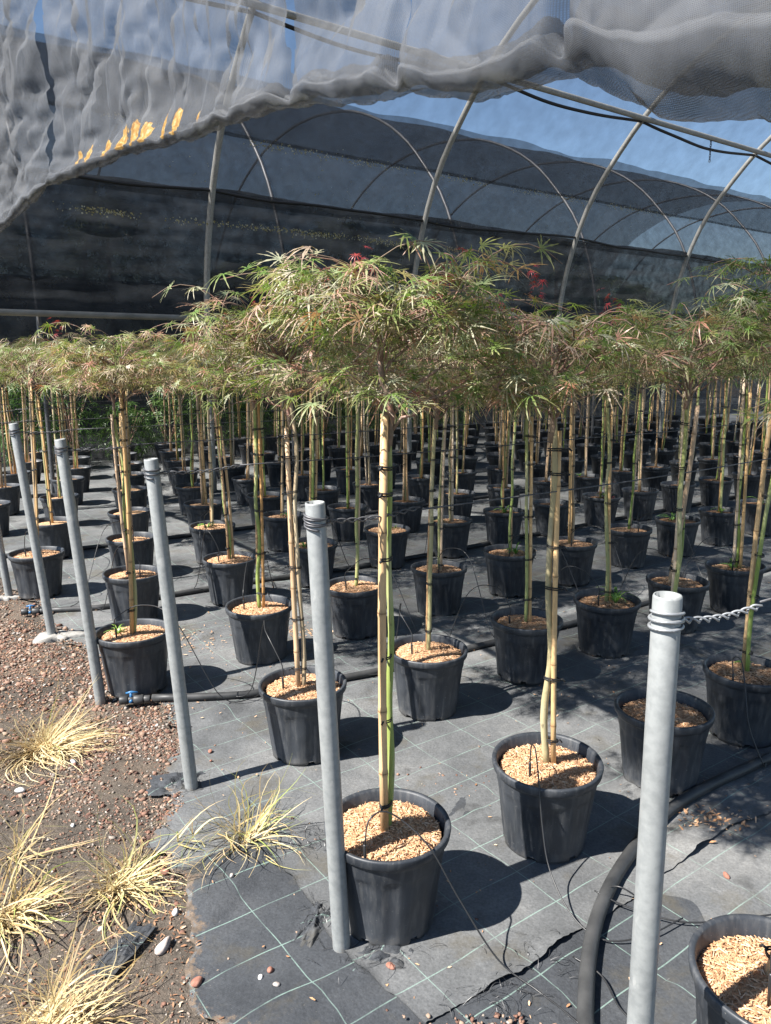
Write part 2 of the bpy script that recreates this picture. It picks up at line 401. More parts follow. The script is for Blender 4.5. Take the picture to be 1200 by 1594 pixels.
     M[fname] = m
    # shade nets: open mesh, so partly see-through everywhere
    def net(name, lo, hi, opac, scale=4.0, weave=0.0, rough=0.7):
        m, nt, b = mat(name, rough, 0.3)
        n = noise(nt, scale, 6, 0.6)
        c = ramp(nt, n, [(0.3, lo), (0.7, hi)])
        link(nt, c, b.inputs['Base Color'])
        tl = node(nt, 'ShaderNodeBsdfTranslucent'); link(nt, c, tl.inputs['Color'])
        ms = node(nt, 'ShaderNodeMixShader', _Fac=0.35); link(nt, b.outputs[0], ms.inputs[1]); link(nt, tl.outputs[0], ms.inputs[2])
        tp = node(nt, 'ShaderNodeBsdfTransparent')
        mx = node(nt, 'ShaderNodeMixShader')
        o = ramp(nt, noise(nt, scale * 2.3, 4), [(0.3, (opac - 0.07,) * 3), (0.7, (min(1, opac + 0.07),) * 3)])
        if weave:
            tc = node(nt, 'ShaderNodeTexCoord')
            w1 = node(nt, 'ShaderNodeTexWave', wave_type='BANDS', bands_direction='Z', _Scale=weave, _Distortion=0.4); link(nt, tc.outputs['Object'], w1.inputs['Vector'])
            mp2 = node(nt, 'ShaderNodeMapping'); mp2.inputs['Rotation'].default_value = (0, 0, -(math.pi - TH)); link(nt, tc.outputs['Object'], mp2.inputs['Vector'])
            w2 = node(nt, 'ShaderNodeTexWave', wave_type='BANDS', bands_direction='X', _Scale=weave, _Distortion=0.4); link(nt, mp2.outputs['Vector'], w2.inputs['Vector'])
            ww = mathn(nt, 'MULTIPLY', mathn(nt, 'SUBTRACT', mathn(nt, 'MAXIMUM', w1.outputs['Fac'], w2.outputs['Fac']), 0.62), 0.55)
            o = mathn(nt, 'ADD', o, ww, clamp=True)
        link(nt, o, mx.inputs[0])
        link(nt, tp.outputs[0], mx.inputs[1]); link(nt, ms.outputs[0], mx.inputs[2])
        link(nt, mx.outputs[0], nt.nodes['Material Output'].inputs['Surface'])
        return m
    M['net_curtain'] = net('curtain_net', (0.090, 0.095, 0.104), (0.165, 0.170, 0.180), 0.54, 5.0, weave=160.0)
    M['net_roll'] = net('rolled_net', (0.15, 0.155, 0.16), (0.25, 0.255, 0.26), 0.80, 9.0, weave=160.0)
    M['net_roof'] = net('roof_net', (0.016, 0.020, 0.027), (0.032, 0.037, 0.045), 0.44, 2.0)
    M['net_side'] = net('side_net', (0.020, 0.024, 0.030), (0.042, 0.047, 0.054), 0.58, 3.0)
    M['net_dark'] = net('dense_dark_net', (0.014, 0.016, 0.020), (0.028, 0.031, 0.036), 0.60, 3.0)
    M['sheet'] = net('black_sheet_net', (0.012, 0.014, 0.0175), (0.046, 0.051, 0.058), 0.91, 3.5)
    nt = M['sheet'].node_tree; b = nt.nodes['Principled BSDF']; b.inputs['Roughness'].default_value = 0.5
    bump(nt, b, noise(nt, 14, 6, 0.6, stretch=(1, 1, 4)), 0.8, 0.03)
    m, nt, b = mat('yellow_lichen', 0.9, 0.1)
    n = noise(nt, 80, 4); link(nt, ramp(nt, n, [(0.3, (0.36, 0.20, 0.04)), (0.55, (0.52, 0.35, 0.10)), (0.75, (0.62, 0.52, 0.30))]), b.inputs['Base Color']); bump(nt, b, n, 0.8, 0.008); M['lichen'] = m
    m, nt, b = mat('moss', 0.95, 0.1)
    n = noise(nt, 90, 4); link(nt, ramp(nt, n, [(0.3, (0.025, 0.026, 0.010)), (0.7, (0.085, 0.085, 0.025))]), b.inputs['Base Color']); bump(nt, b, n, 0.8, 0.006); M['moss'] = m
    m, nt, b = mat('lint', 0.9, 0.1)
    g = node(nt, 'ShaderNodeNewGeometry')
    link(nt, ramp(nt, g.outputs['Random Per Island'], [(0.0, (0.25, 0.20, 0.07)), (0.6, (0.42, 0.36, 0.18)), (1.0, (0.55, 0.52, 0.42))]), b.inputs['Base Color']); M['lint'] = m
    # dry grass
    m, nt, b = mat('dry_grass', 0.6, 0.3)
    g = node(nt, 'ShaderNodeNewGeometry'); at = node(nt, 'ShaderNodeAttribute', attribute_name='green')
    c = ramp(nt, g.outputs['Random Per Island'], [(0.0, (0.38, 0.26, 0.11)), (0.4, (0.54, 0.42, 0.21)), (0.8, (0.66, 0.56, 0.34)), (1.0, (0.42, 0.27, 0.15))])
    c = mixc(nt, at.outputs['Fac'], c, (0.20, 0.27, 0.05))
    link(nt, c, b.inputs['Base Color'])
    tr = node(nt, 'ShaderNodeBsdfTranslucent'); link(nt, c, tr.inputs['Color'])
    mx = node(nt, 'ShaderNodeMixShader', _Fac=0.25); link(nt, b.outputs[0], mx.inputs[1]); link(nt, tr.outputs[0], mx.inputs[2])
    link(nt, mx.outputs[0], nt.nodes['Material Output'].inputs['Surface'])
    M['grass'] = m
build_materials()

# ------------------------------------------------------------------ ground and fabric
EDGE_T = [-6, 0.4, 1.0, 1.55, 1.82, 2.2, 2.63, 3.0, 3.3, 3.81, 4.4, 5.26, 6.2, 8.0, 24]
EDGE_S = [0.9, 0.75, 0.66, 0.60, 0.66, 0.72, 0.86, 1.10, 1.10, 1.06, 0.98, 0.98, 0.9, 0.9, 0.9]
def edge_s(t):
    t = np.asarray(t, float)
    return np.interp(t, EDGE_T, EDGE_S) + (fbm(t * 6, 0 * t, 5, 4) - 0.5) * 0.16 + (fbm(t * 45, 0 * t, 9, 3) - 0.5) * 0.05

def ground_h(x, y):
    """soil relief, fading out under the fabric and far away"""
    s, t = to_st(x, y)
    d = np.interp(t, EDGE_T, EDGE_S) - s
    k = np.clip(d / 0.35 + 0.2, 0, 1) * np.clip((9 - np.hypot(x, y)) / 4, 0, 1)
    h = (fbm(x * 2.2, y * 2.2, 3, 4) - 0.45) * 0.07 + (fbm(x * 14, y * 14, 4, 3) - 0.5) * 0.018
    return k * h - 0.004

def axis_pts(lo, hi, a, b, step):
    return np.concatenate([-np.geomspace(-lo, -a + 1e-9, 14)[:-1] if a < 0 else np.linspace(lo, a, 14)[:-1], np.arange(a, b, step), np.geomspace(b, hi, 16)])
gx = np.concatenate([[-400, -200, -100, -50, -25, -12, -7, -5], np.arange(-3.8, 0.8, 0.022), [1.2, 2, 4, 8, 16, 32, 64, 128, 400]])
gy = np.concatenate([[-400, -100, -30, -10, -4, -1, 0.5], np.arange(1.0, 5.6, 0.024), [6, 7, 8, 10, 14, 20, 30, 45, 70, 120, 250, 600]])
GX, GY = np.meshgrid(gx, gy, indexing='ij')
GZ = ground_h(GX, GY)
mb = MB(); mb.add(np.stack([GX, GY, GZ], -1), None, grid_quads(len(gx), len(gy)))
tag(obj('ground', mb.mesh('ground', M['soil'])), kind='structure')

def fabric_z(s, t):
    w = (fbm(s * 1.3, t * 1.3, 31, 3) - 0.5) * 0.018 + np.maximum(0, fbm(s * 2.4 + t * 0.9, t * 5.2 - s * 1.6, 33, 3) - 0.60) * 0.07
    return 0.010 + w * np.clip((s - np.interp(t, EDGE_T, EDGE_S)) / 0.10 + 0.35, 0.35, 1)
ft = np.concatenate([np.arange(-6, 0.4, 0.2), np.arange(0.4, 5.5, 0.022), np.arange(5.5, 22, 0.12)])
fo = np.concatenate([np.arange(0, 1.7, 0.022), np.arange(1.7, 6, 0.07), np.arange(6, 30, 0.5)])
FT, FO = np.meshgrid(ft, fo, indexing='ij')
FS = edge_s(FT) + FO
mb = MB(); mb.add(TSa(FS, FT, fabric_z(FS, FT)), None, grid_quads(len(ft), len(fo)), np.exp(-FO / 0.10).ravel())
tag(obj('ground_fabric', mb.mesh('ground_fabric', M['fabric'], True, 'edge')), kind='structure')
def on_fabric(x, y):
    s, t = to_st(x, y)
    return float(fabric_z(np.array(s), np.array(t)))

# the newer, darker strip of fabric along the soil edge in front
nt1 = np.linspace(0.2, 2.14, 120); nq = np.linspace(0, 1, 60)
NT, NQ = np.meshgrid(nt1, nq, indexing='ij')
NT = NT + (NT > 2.10) * (fbm(NQ * 30, 0 * NQ, 61, 3) - 0.5) * 0.05
NS0 = edge_s(NT) + 0.012; NS = NS0 + NQ * (1.9 + 0.03 * np.sin(NT * 30) - NS0)
mb = MB(); mb.add(TSa(NS, NT, fabric_z(NS, NT) + 0.0013), None, grid_quads(120, 60), np.exp(-(NS - NS0) / 0.10).ravel())
tag(obj('front_fabric', mb.mesh('front_fabric', M['fabric_new'], True, 'edge')), kind='structure')

# a second width of fabric lapped over the first, its frayed edge in front of the nearest pots
lt = np.linspace(0, 1, 70) ** 1.6; lq = np.linspace(0, 1, 260)
LT, LQ = np.meshgrid(lt, lq, indexing='ij')
LSs = 0.99 + 4.2 * LQ ** 1.5
E0 = 1.22 + (fbm(LSs * 3, 0 * LSs, 51, 2) - 0.5) * 0.07 + (fbm(LSs * 45, 0 * LSs, 55, 2) - 0.5) * 0.012
T2 = E0 + LT * (2.15 - E0)
lift = np.exp(-LT * 16) * (0.004 + 0.05 * np.maximum(0, fbm(LSs * 7, LT * 3, 53, 3) - 0.42)) + np.exp(-LQ * 30) * 0.02 * fbm(LSs * 12, T2 * 12, 54, 3)
mb = MB(); mb.add(TSa(LSs + 0.06 * (fbm(T2 * 8, 0 * T2, 57, 3) - 0.5), T2, fabric_z(LSs, T2) + 0.0025 + lift), None, grid_quads(70, 260))
tag(obj('lapped_fabric', mb.mesh('lapped_fabric', M['fabric'])), kind='structure')

# ------------------------------------------------------------------ tunnels
PROF = [(8.70, 0.0), (8.70, 1.2), (8.68, 2.1), (8.62, 2.6), (8.52, 3.02), (8.33, 3.54), (8.05, 4.05), (7.62, 4.55), (7.15, 5.0), (6.5, 5.42), (5.6, 5.78), (4.6, 5.95), (4.0, 5.98)]
prof = smooth_path([(p[0], p[1], 0) for p in PROF], 60)[:, :2]
TC = 4.0
full_prof = np.concatenate([prof, [(2 * TC - a, b) for a, b in prof[::-1][1:]]])
prof_len = np.concatenate([[0], np.cumsum(np.linalg.norm(np.diff(full_prof, axis=0), axis=1))])
def prof_at(l):
    return np.interp(l, prof_len, full_prof[:, 0]), np.interp(l, prof_len, full_prof[:, 1])
def len_at_z(z):
    i = np.argmax(prof[:, 1] >= z); return np.interp(z, prof[:, 1], prof_len[:len(prof)])
HOOP_S = [0.74 + 3.0 * k for k in range(8)]

def net_patch(l0, l1, s0, s1, nl, ns, sag, wr, seed, mirror=False, top_wave=0.0, wstretch=(2.5, 2.5), out=0.0):
    """a piece of net lying over the hoops: l along the profile, s along the tunnel"""
    L = np.linspace(0, 1, nl); S = np.linspace(s0, s1, ns)
    LL, SS = np.meshgrid(L, S, indexing='ij')
    lend = l1 + top_wave * (fbm(SS * 0.9, 0 * SS, seed + 5, 3) - 0.5) * 2
    ll = l0 + (lend - l0) * LL
    t, z = prof_at(ll)
    t2, z2 = prof_at(ll + 0.02)
    tx, tz = (t2 - t), (z2 - z); nn = np.hypot(tx, tz) + 1e-9; tx, tz = tx / nn, tz / nn
    nt_, nz_ = tz, -tx                     # outward normal of the arch (t falls as l grows)
    ph = (SS - 0.74) / 3.0
    sg = -sag * np.sin(math.pi * (ph - np.floor(ph))) ** 0.8
    d = out + 0.045 + sg + wr * (fbm(SS * wstretch[0], ll * wstretch[1], seed, 4) - 0.5) * 2
    t = t + nt_ * d; z = z + nz_ * d
    if mirror: t = 17.55 - t
    mb = MB(); mb.add(TSa(SS, t, z), None, grid_quads(nl, ns))
    return mb

def lint_on(l, s0, s1, n, seed, spread, size, mirror=False):
    rng = np.random.default_rng(seed)
    mb = MB()
    ss = rng.uniform(s0, s1, n)
    ll = l + rng.normal(0, spread, n) + 0.05 * (fbm(ss * 0.9, 0 * ss, seed, 3) - 0.5)
    for s_, l_ in zip(ss, ll):
        t, z = prof_at(l_)
        r = size * rng.uniform(0.15, 0.9)
        if vnoise(s_ * 2.3, 0.0, seed + 9) < rng.uniform(0.15, 0.75): continue
        c = TS(s_, float(t) - 0.02, float(z) - 0.01)
        v = np.array([c + AX * r * math.cos(a) * rng.uniform(.6, 1.5) + np.array([0, 0, 1]) * r * math.sin(a) - EX * 0.004 * (k % 2) for k, a in enumerate((0, 1.3, 2.5, 3.9, 5.2))])
        mb.add(v, [(0, 1, 2), (0, 2, 3), (0, 3, 4)])
    return mb

def tunnel(name, label, mirror, hoop_s, detail=True):
    root = thing(name, label, 'tunnel', TS(hoop_s[0], 8.7 if not mirror else 8.85, 0) * 0)
    for s in hoop_s:
        pts = [TS(s, (17.55 - a) if mirror else a, b) for a, b in full_prof[::2]]
        mb = MB().tube(pts, 0.036 if not mirror else 0.024, 10)
        obj('hoop', mb.mesh('hoop', M['hoop'] if not mirror else M['wire']), root)
    return root
tun = tunnel('shade_tunnel', 'tall arched shade net tunnel whose steel hoops curve over the pots', False, HOOP_S)
lz = {z: float(len_at_z(z)) for z in (2.06, 3.3, 3.42, 3.92, 4.4, 4.85)}
S0, S1 = 0.74, 21.7
o = obj('black_side_sheet', net_patch(lz[2.06], lz[3.42], S0, S1, 40, 520, 0.03, 0.05, 61, top_wave=0.05, wstretch=(1.6, 10.0)).mesh('black_side_sheet', M['sheet']), tun)
obj('side_net', net_patch(lz[3.3], lz[3.92] + 0.04, S0, S1, 24, 300, 0.05, 0.02, 62).mesh('side_net', M['net_side']), tun)
obj('shoulder_net', net_patch(lz[3.92], lz[4.4], S0, S1, 20, 300, 0.05, 0.02, 63, top_wave=0.07, out=0.01).mesh('shoulder_net', M['net_dark']), tun)
obj('roof_net', net_patch(lz[3.92], prof_len[-1] - 2.0, S0, S1, 120, 300, 0.05, 0.012, 64, out=0.03, wstretch=(3.5, 3.5)).mesh('roof_net', M['net_roof']), tun)
o = obj('seam_lint', lint_on(lz[3.92], 2.5, 14, 1500, 71, 0.022, 0.011).mesh('seam_lint', M['lint'], False), tun); tag(o, kind='stuff')
o = obj('sheet_lint', lint_on(lz[3.3] - 0.22, 1.0, 8.5, 2600, 72, 0.020, 0.012).mesh('sheet_lint', M['lint'], False), tun); tag(o, kind='stuff')
o = obj('net_lint', lint_on((lz[3.3] + lz[3.92]) / 2, 1.5, 14, 700, 73, 0.22, 0.008).mesh('net_lint', M['lint'], False), tun); tag(o, kind='stuff')
# rope along the top of the sheet, roof cable, purlin, eaves rail
def along(l, wav, seed, r, k=6, off=0.0, s0=S0, s1=S1, sag=0.04):
    S = np.linspace(s0, s1, 160)
    t, z = prof_at(l + wav * (fbm(S * 0.7, 0 * S, seed, 2) - 0.5) * 2)
    ph = (S - 0.74) / 3.0
    z = z - sag * np.sin(math.pi * (ph - np.floor(ph)))
    return MB().tube(TSa(S, t - off, z), r, k)
obj('edge_rope', along(lz[3.42], 0.05, 66, 0.017).mesh('edge_rope', M['tie']), tun)
obj('roof_cable', along(lz[4.85], 0.03, 67, 0.02, off=0.02, sag=0.10).mesh('roof_cable', M['tie']), tun)
pt, pz = prof_at(float(len_at_z(4.85)) + 0.25)
obj('purlin', MB().tube([TS(s, 7.20, 4.86) for s in np.linspace(0.74, 21.7, 20)], 0.036, 10).mesh('purlin', M['hoop']), tun)
mb = MB()
v = []
for s in (S0, S1):
    for (t, z) in ((8.60, 2.03), (8.78, 2.03), (8.78, 2.05), (8.625, 2.05), (8.625, 2.085), (8.60, 2.085)):
        v.append(TS(s, t, z))
mb.add(v, None, [(i, (i + 1) % 6, 6 + (i + 1) % 6, 6 + i) for i in range(6)])
obj('eaves_rail', mb.mesh('eaves_rail', M['rail'], False), tun)
# chain hanging from the purlin
ch = MB()
for k in range(9):
    c = TS(11.3, 7.20, 4.83 - 0.036 * k); a = np.linspace(0, 2 * math.pi, 10)
    d = AX if k % 2 else EX
    ch.tube([c + d * 0.013 * math.cos(q) + np.array([0, 0, 0.024 * math.sin(q)]) for q in a], 0.005, 5, False)
obj('hanging_chain', ch.mesh('hanging_chain', M['wire']), tun)

nb = tunnel('neighbouring_tunnel', 'second netted tunnel seen hazily through the far side net', True, [s + 1.2 for s in HOOP_S])
obj('roof_net', net_patch(lz[2.06], prof_len[-1] - lz[2.06], S0, S1, 110, 160, 0.06, 0.02, 81, mirror=True).mesh('roof_net', M['net_dark']), nb)
fs_t = prof_len[-1]
q_s = np.linspace(0.9, 26, 300); q_z = np.linspace(0.0, 2.25, 26)
QS, QZ = np.meshgrid(q_s, q_z, indexing='ij')
mb = MB(); mb.add(TSa(QS, 12.7 + 0.10 * (fbm(QS * 1.6, QZ * 0.5, 83, 3) - 0.5) + 0.03 * (fbm(QS * 5, QZ * 1.5, 84, 3) - 0.5), QZ + 0.05 * (fbm(QS * 0.8, 0 * QS, 85, 2) - 0.5) * (QZ / 2.25)), None, grid_quads(300, 26))
obj('added_dark_backdrop', mb.mesh('added_dark_backdrop', M['sheet']), nb)  # black sheet added to darken the background and shade the floor beyond the pots
obj('black_side_sheet', net_patch(fs_t - lz[3.3], fs_t - 0.02, S0, 30, 24, 120, 0.03, 0.04, 82, mirror=True, wstretch=(1.3, 6)).mesh('black_side_sheet', M['sheet']), nb)

# ------------------------------------------------------------------ rolled-up end curtain
CB = [(4.631, 2.242), (3.996, 2.263), (3.556, 2.288), (3.121, 2.25), (2.633, 2.218), (2.262, 2.179), (1.989, 2.147), (1.781, 2.135), (1.548, 2.11), (1.417, 2.09), (1.258, 2.055), (1.159, 2.033), (1.105, 2.028), (1.005, 1.996), (0.917, 1.978), (0.826, 1.968), (0.767, 1.957), (0.74, 1.954), (0.712, 1.936), (0.641, 1.896), (0.586, 1.87), (0.536, 1.855), (0.476, 1.842)][::-1]
cbt = np.array([-1.2, 0.2] + [c[0] for c in CB] + [6.0, 8.6]); cbz = np.array([1.83, 1.835] + [c[1] for c in CB] + [2.22, 2.2])
GATH = [(0.752, 0.030, 1.1), (1.125, 0.026, 1.0), (1.49, 0.034, 0.9), (1.781, 0.030, 0.5), (3.55, 0.085, 1.0), (5.2, 0.08, 0.6)]   # t, half-width, strength
def curtain_mesh():
    ts = [-1.2]
    while ts[-1] < 8.4: ts.append(ts[-1] + 0.0042 * max(1.0, abs(ts[-1]) * 1.15))
    ts = np.array(ts)
    zb = np.interp(ts, cbt, cbz) + 0.016 * (fbm(ts * 9, 0 * ts, 105, 3) - 0.5)
    rho = np.interp(ts, [0.5, 0.72, 0.8, 1.2, 2.0, 4.0], [0.080, 0.068, 0.044, 0.036, 0.026, 0.030]) * (0.75 + 0.5 * fbm(ts * 3.2, 0 * ts, 91, 3)) + 0.010 * (fbm(ts * 18, 0 * ts, 92, 3) - 0.5)
    cin = np.zeros_like(ts)
    for g, w, k in GATH:
        q = np.exp(-((ts - g) / (w * 0.9)) ** 2); rho *= 1 - 0.62 * min(1, k) * q; cin += q * k
    rows = []
    psi = np.radians(np.linspace(-75 - 360, 180, 84))      # spirals out from inside the roll, ending on the outer side
    for a in psi:
        shrink = 1 - 0.55 * (psi[-1] - a) / (psi[-1] - psi[0])
        ck = np.interp(ts, [0.6, 0.8, 2.0], [0.28, 0.6, 0.9])
        rr = rho * (1 + 0.24 * (fbm(ts * 13 - a * 0.8, np.full_like(ts, a * 0.9), 103, 4) - 0.5) * 2 + 0.18 * ck * (fbm(ts * 34 + a * 0.25, np.full_like(ts, a * 0.5), 93, 4) - 0.5) * 2 - 0.16 * ck * np.clip(1 - 6 * np.abs(fbm(ts * 19 + a * 0.3, np.full_like(ts, a * 0.4), 97, 3) - 0.5), 0, 1))
        rr = (rho + (rr - rho) * min(1.0, (psi[-1] - a) / 0.9)) * shrink
        s = 0.85 + rr * np.cos(a) * 0.92
        z = zb + rho - rr * np.sin(a)
        rows.append((ts.copy(), s, z))
    # a is measured so that cos=+1 is inside, sin=+1 is lowest, cos=-1 outside
    zt = np.interp(ts, [-1.2, -0.6, 0.5, 2, 4, 6, 8.4], [2.4, 3.3, 4.2, 5.3, 5.9, 5.3, 2.4])
    zs = zb + rho - rho * math.sin(psi[-1])
    nv = 130
    for i in range(1, nv):
        f = (i / (nv - 1)) ** 2.3
        z = zs + (zt - zs) * f
        up = np.clip((z - zs) / np.interp(ts, [0.65, 0.8, 1.0, 2], [1.0, 0.45, 0.18, 0.10]), 0, 1); up = up * up * (3 - 2 * up)
        tt = ts.copy()
        for g, w, k in GATH:                          # pleats run together above each tie
            fall = np.exp(-np.clip(z - zb, 0, 9) / 0.45) * min(1.0, i / 16.0)
            tt = tt - 0.35 * k * (ts - g) * np.exp(-((ts - g) / (w * 4)) ** 2) * fall
        wl = np.interp(ts, [0.4, 1.2, 4], [1.0, 0.85, 0.5])
        pl = fbm(tt * 15 * wl, z * 0.55, 94, 4) - 0.5
        pl2 = 1 - np.abs(fbm(tt * 17 * wl + 0.5 * z, z * 1.3, 95, 3) - 0.5) * 4
        amp = 0.020 / wl
        pl3 = np.clip(1 - 5 * np.abs(fbm(tt * 30 * wl, z * 0.9, 101, 2) - 0.5), 0, 1)
        so = 0.85 - rho * 0.92
        cr1 = np.clip(1 - 6 * np.abs(fbm(tt * 9 * wl + 0.9 * z, z * 5 + tt, 98, 3) - 0.5), 0, 1)
        cr2 = np.clip(1 - 7 * np.abs(fbm(tt * 16 * wl - 0.8 * z, z * 7 - tt, 99, 3) - 0.5), 0, 1)
        d = amp * (pl * 2.3 + 0.55 * np.clip(pl2, 0, 1) + 0.75 * cr1 + 0.55 * cr2 + 0.65 * pl3)
        s = so * (1 - up) + (0.85 - 0.01) * up + d * (0.35 + 0.65 * up) * min(1.0, i / 9.0) + 0.02 * cin * (1 - up)
        rows.append((tt, s, z))
    T = np.stack([r[0] for r in rows], 1); S = np.stack([r[1] for r in rows], 1); Z = np.stack([r[2] for r in rows], 1)
    P = TSa(S, T, Z)
    q = grid_quads(len(ts), len(rows))
    # open slits where the two halves of the net part above a tie
    ci = q // len(rows); ri = q % len(rows)
    tq = ts[ci].mean(1); rq = ri.min(1); zq = Z.reshape(-1)[q].mean(1); zbq = zb[ci].mean(1)
    cut = np.zeros(len(q), bool)
    for g, w, k in ((0.752, 0.016, 1), (1.125, 0.006, 1), (1.492, 0.016, 1), (3.55, 0.07, 1)):
        h = zq - zbq
        ww = w * np.clip((h - 0.05) / 0.10, 0, 1)
        cen = g + 0.25 * w * np.sin(h * 9 + g)
        cut |= (np.abs(tq - cen) < ww) & (rq >= 84)
    q = q[~cut]
    roll = (q % len(rows)).min(1) < 29
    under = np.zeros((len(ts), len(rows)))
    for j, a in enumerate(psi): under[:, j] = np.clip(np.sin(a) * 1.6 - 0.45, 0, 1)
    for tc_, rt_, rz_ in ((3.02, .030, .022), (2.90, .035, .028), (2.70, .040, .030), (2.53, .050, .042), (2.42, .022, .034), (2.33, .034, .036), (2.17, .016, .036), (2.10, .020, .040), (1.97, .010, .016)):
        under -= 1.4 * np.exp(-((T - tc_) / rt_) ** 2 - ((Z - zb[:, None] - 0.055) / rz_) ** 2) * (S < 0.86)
    return P.reshape(-1, 3), q, roll, under.ravel()
P, q, roll, under = curtain_mesh()
mb = MB(); mb.add(P, None, q, under)
nt = M['net_curtain'].node_tree; b = nt.nodes['Principled BSDF']; src = b.inputs['Base Color'].links[0].from_socket
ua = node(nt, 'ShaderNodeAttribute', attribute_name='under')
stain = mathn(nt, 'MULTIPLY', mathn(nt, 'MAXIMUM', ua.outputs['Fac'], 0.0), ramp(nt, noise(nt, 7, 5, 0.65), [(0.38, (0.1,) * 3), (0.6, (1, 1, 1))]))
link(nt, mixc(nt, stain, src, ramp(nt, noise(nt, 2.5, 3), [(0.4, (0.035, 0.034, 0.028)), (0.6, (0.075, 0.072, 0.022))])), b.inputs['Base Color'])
src = b.inputs['Base Color'].links[0].from_socket
lic = ramp(nt, mathn(nt, 'ADD', mathn(nt, 'MULTIPLY', ua.outputs['Fac'], -1.0), mathn(nt, 'MULTIPLY', noise(nt, 55, 6, 0.7), 1.0)), [(0.84, (0, 0, 0)), (0.95, (1, 1, 1))])
link(nt, mixc(nt, lic, src, ramp(nt, noise(nt, 90, 4), [(0.35, (0.26, 0.12, 0.025)), (0.55, (0.42, 0.25, 0.06)), (0.7, (0.50, 0.42, 0.26))])), b.inputs['Base Color'])
for n_ in nt.nodes:                                     # the crust closes the mesh where it grows
    if n_.type == 'MIX_SHADER' and n_.inputs[1].is_linked and n_.inputs[1].links[0].from_node.type == 'BSDF_TRANSPARENT':
        link(nt, mathn(nt, 'MAXIMUM', n_.inputs[0].links[0].from_socket, lic), n_.inputs[0])
me = mb.mesh('end_curtain', M['net_curtain'], True, 'under')
me.polygons.foreach_set('material_index', np.zeros(len(roll), np.int32))
curt = obj('end_curtain', me, tun)
curt['label'] = 'grey net end curtain gathered and rolled up overhead'
# inner layer hanging behind the front one gives the roll its body
def lump(mbx, c, r, seed, flat=0.5, n=9, m=6):
    a, b = np.meshgrid(np.linspace(0, 2 * math.pi, n, endpoint=False), np.linspace(0.15, math.pi - 0.15, m), indexing='ij')
    rr = 1 + 1.5 * (fbm(np.cos(a) * np.sin(b) * 2.6 + seed, np.cos(b) * 3.0 + np.sin(a) * np.sin(b), seed, 5, 0.65) - 0.5)
    v = np.stack([np.cos(a) * np.sin(b), np.sin(a) * np.sin(b), np.cos(b)], -1) * rr[..., None]
    v = v[..., 0:1] * AX * r[0] + v[..., 1:2] * EX * r[1] + v[..., 2:3] * np.array([0, 0, 1.0]) * r[2] + np.asarray(c)
    qs = []
    for i in range(n):
        for j in range(m - 1):
            i2 = (i + 1) % n; qs.append((i * m + j, i2 * m + j, i2 * m + j + 1, i * m + j + 1))
    mbx.add(v, [(i * m, ((i + 1) % n) * m, ((i + 2) % n) * m) for i in range(0)], qs)
# ------------------------------------------------------------------ posts and wires
POSTS = [(-1, np.array([0.492, 1.255, 0]), (-0.012, 0.0), 1.205), (0, np.array([-0.12, 1.84, 0]), (-0.05, -0.02), 1.26), (1, np.array([-0.73, 2.64, 0]), (-0.08, 0.0), 1.26),
         (2, np.array([-1.35, 3.40, 0]), (-0.09, 0.0), 1.25), (3, np.array([-1.94, 4.25, 0]), (-0.11, 0.0), 1.25), (4, np.array([-2.56, 5.02, 0]), (-0.10, 0.0), 1.24)]
PLAB = ['nearest galvanised steel post, thick and bright at the right edge', 'galvanised steel post standing against the frontmost pot with torn fabric at its foot',
        'leaning galvanised steel post between the green dry grass tuft and the fabric edge', 'leaning galvanised steel post beside the blue valve and pipe end',
        'leaning galvanised steel post standing in a pale concrete footing', 'leftmost galvanised steel post, cut off by the picture edge']
rowline = {}
for (row, base, lean, h), lab in zip(POSTS, PLAB):
    root = thing('wire_post', lab, 'post', base, group='galvanised posts at the row ends')
    top = np.array([lean[0], lean[1], h]); ax = top / np.linalg.norm(top)
    R0, R1 = 0.0245, 0.0205
    ring = [(-0.06, R0), (h * 0.25, R0), (h * 0.5, R0), (h * 0.75, R0), (h - 0.004, R0), (h, R0 - 0.0015), (h, R1), (h - 0.15, R1)]
    k = 28; vs = []
    u = np.cross(ax, [0, 1.0, 0]); u /= np.linalg.norm(u); w = np.cross(ax, u)
    for z, r in ring:
        c = top * (z / h)
        for m in range(k):
            a = 2 * math.pi * m / k; vs.append(c + r * (u * math.cos(a) + w * math.sin(a)))
    qs = [(i * k + m, i * k + (m + 1) % k, (i + 1) * k + (m + 1) % k, (i + 1) * k + m) for i in range(len(ring) - 1) for m in range(k)]
    obj('tube', MB().add(vs, None, qs).mesh('tube', M['steel']), root)
    mb = MB(); a = np.linspace(0, 2 * math.pi * 4.3, 120); rg = random.Random(row + 9)
    ph = [rg.uniform(0, 6) for _ in range(4)]
    hz = h - 0.030 - 0.0072 * a / (2 * math.pi) + 0.004 * np.sin(a * 0.5 + ph[0]) + 0.003 * np.sin(a + ph[1])
    pts = [top * (z / h) + (R0 + 0.003) * (u * math.cos(q) + w * math.sin(q)) for z, q in zip(hz, a)]
    mb.tube(pts, 0.0029, 6)
    obj('wire_coil', mb.mesh('wire_coil', M['wire_bright'] if row == -1 else M['wire']), root)
    rowline[row] = base + top * ((h - 0.05) / h)
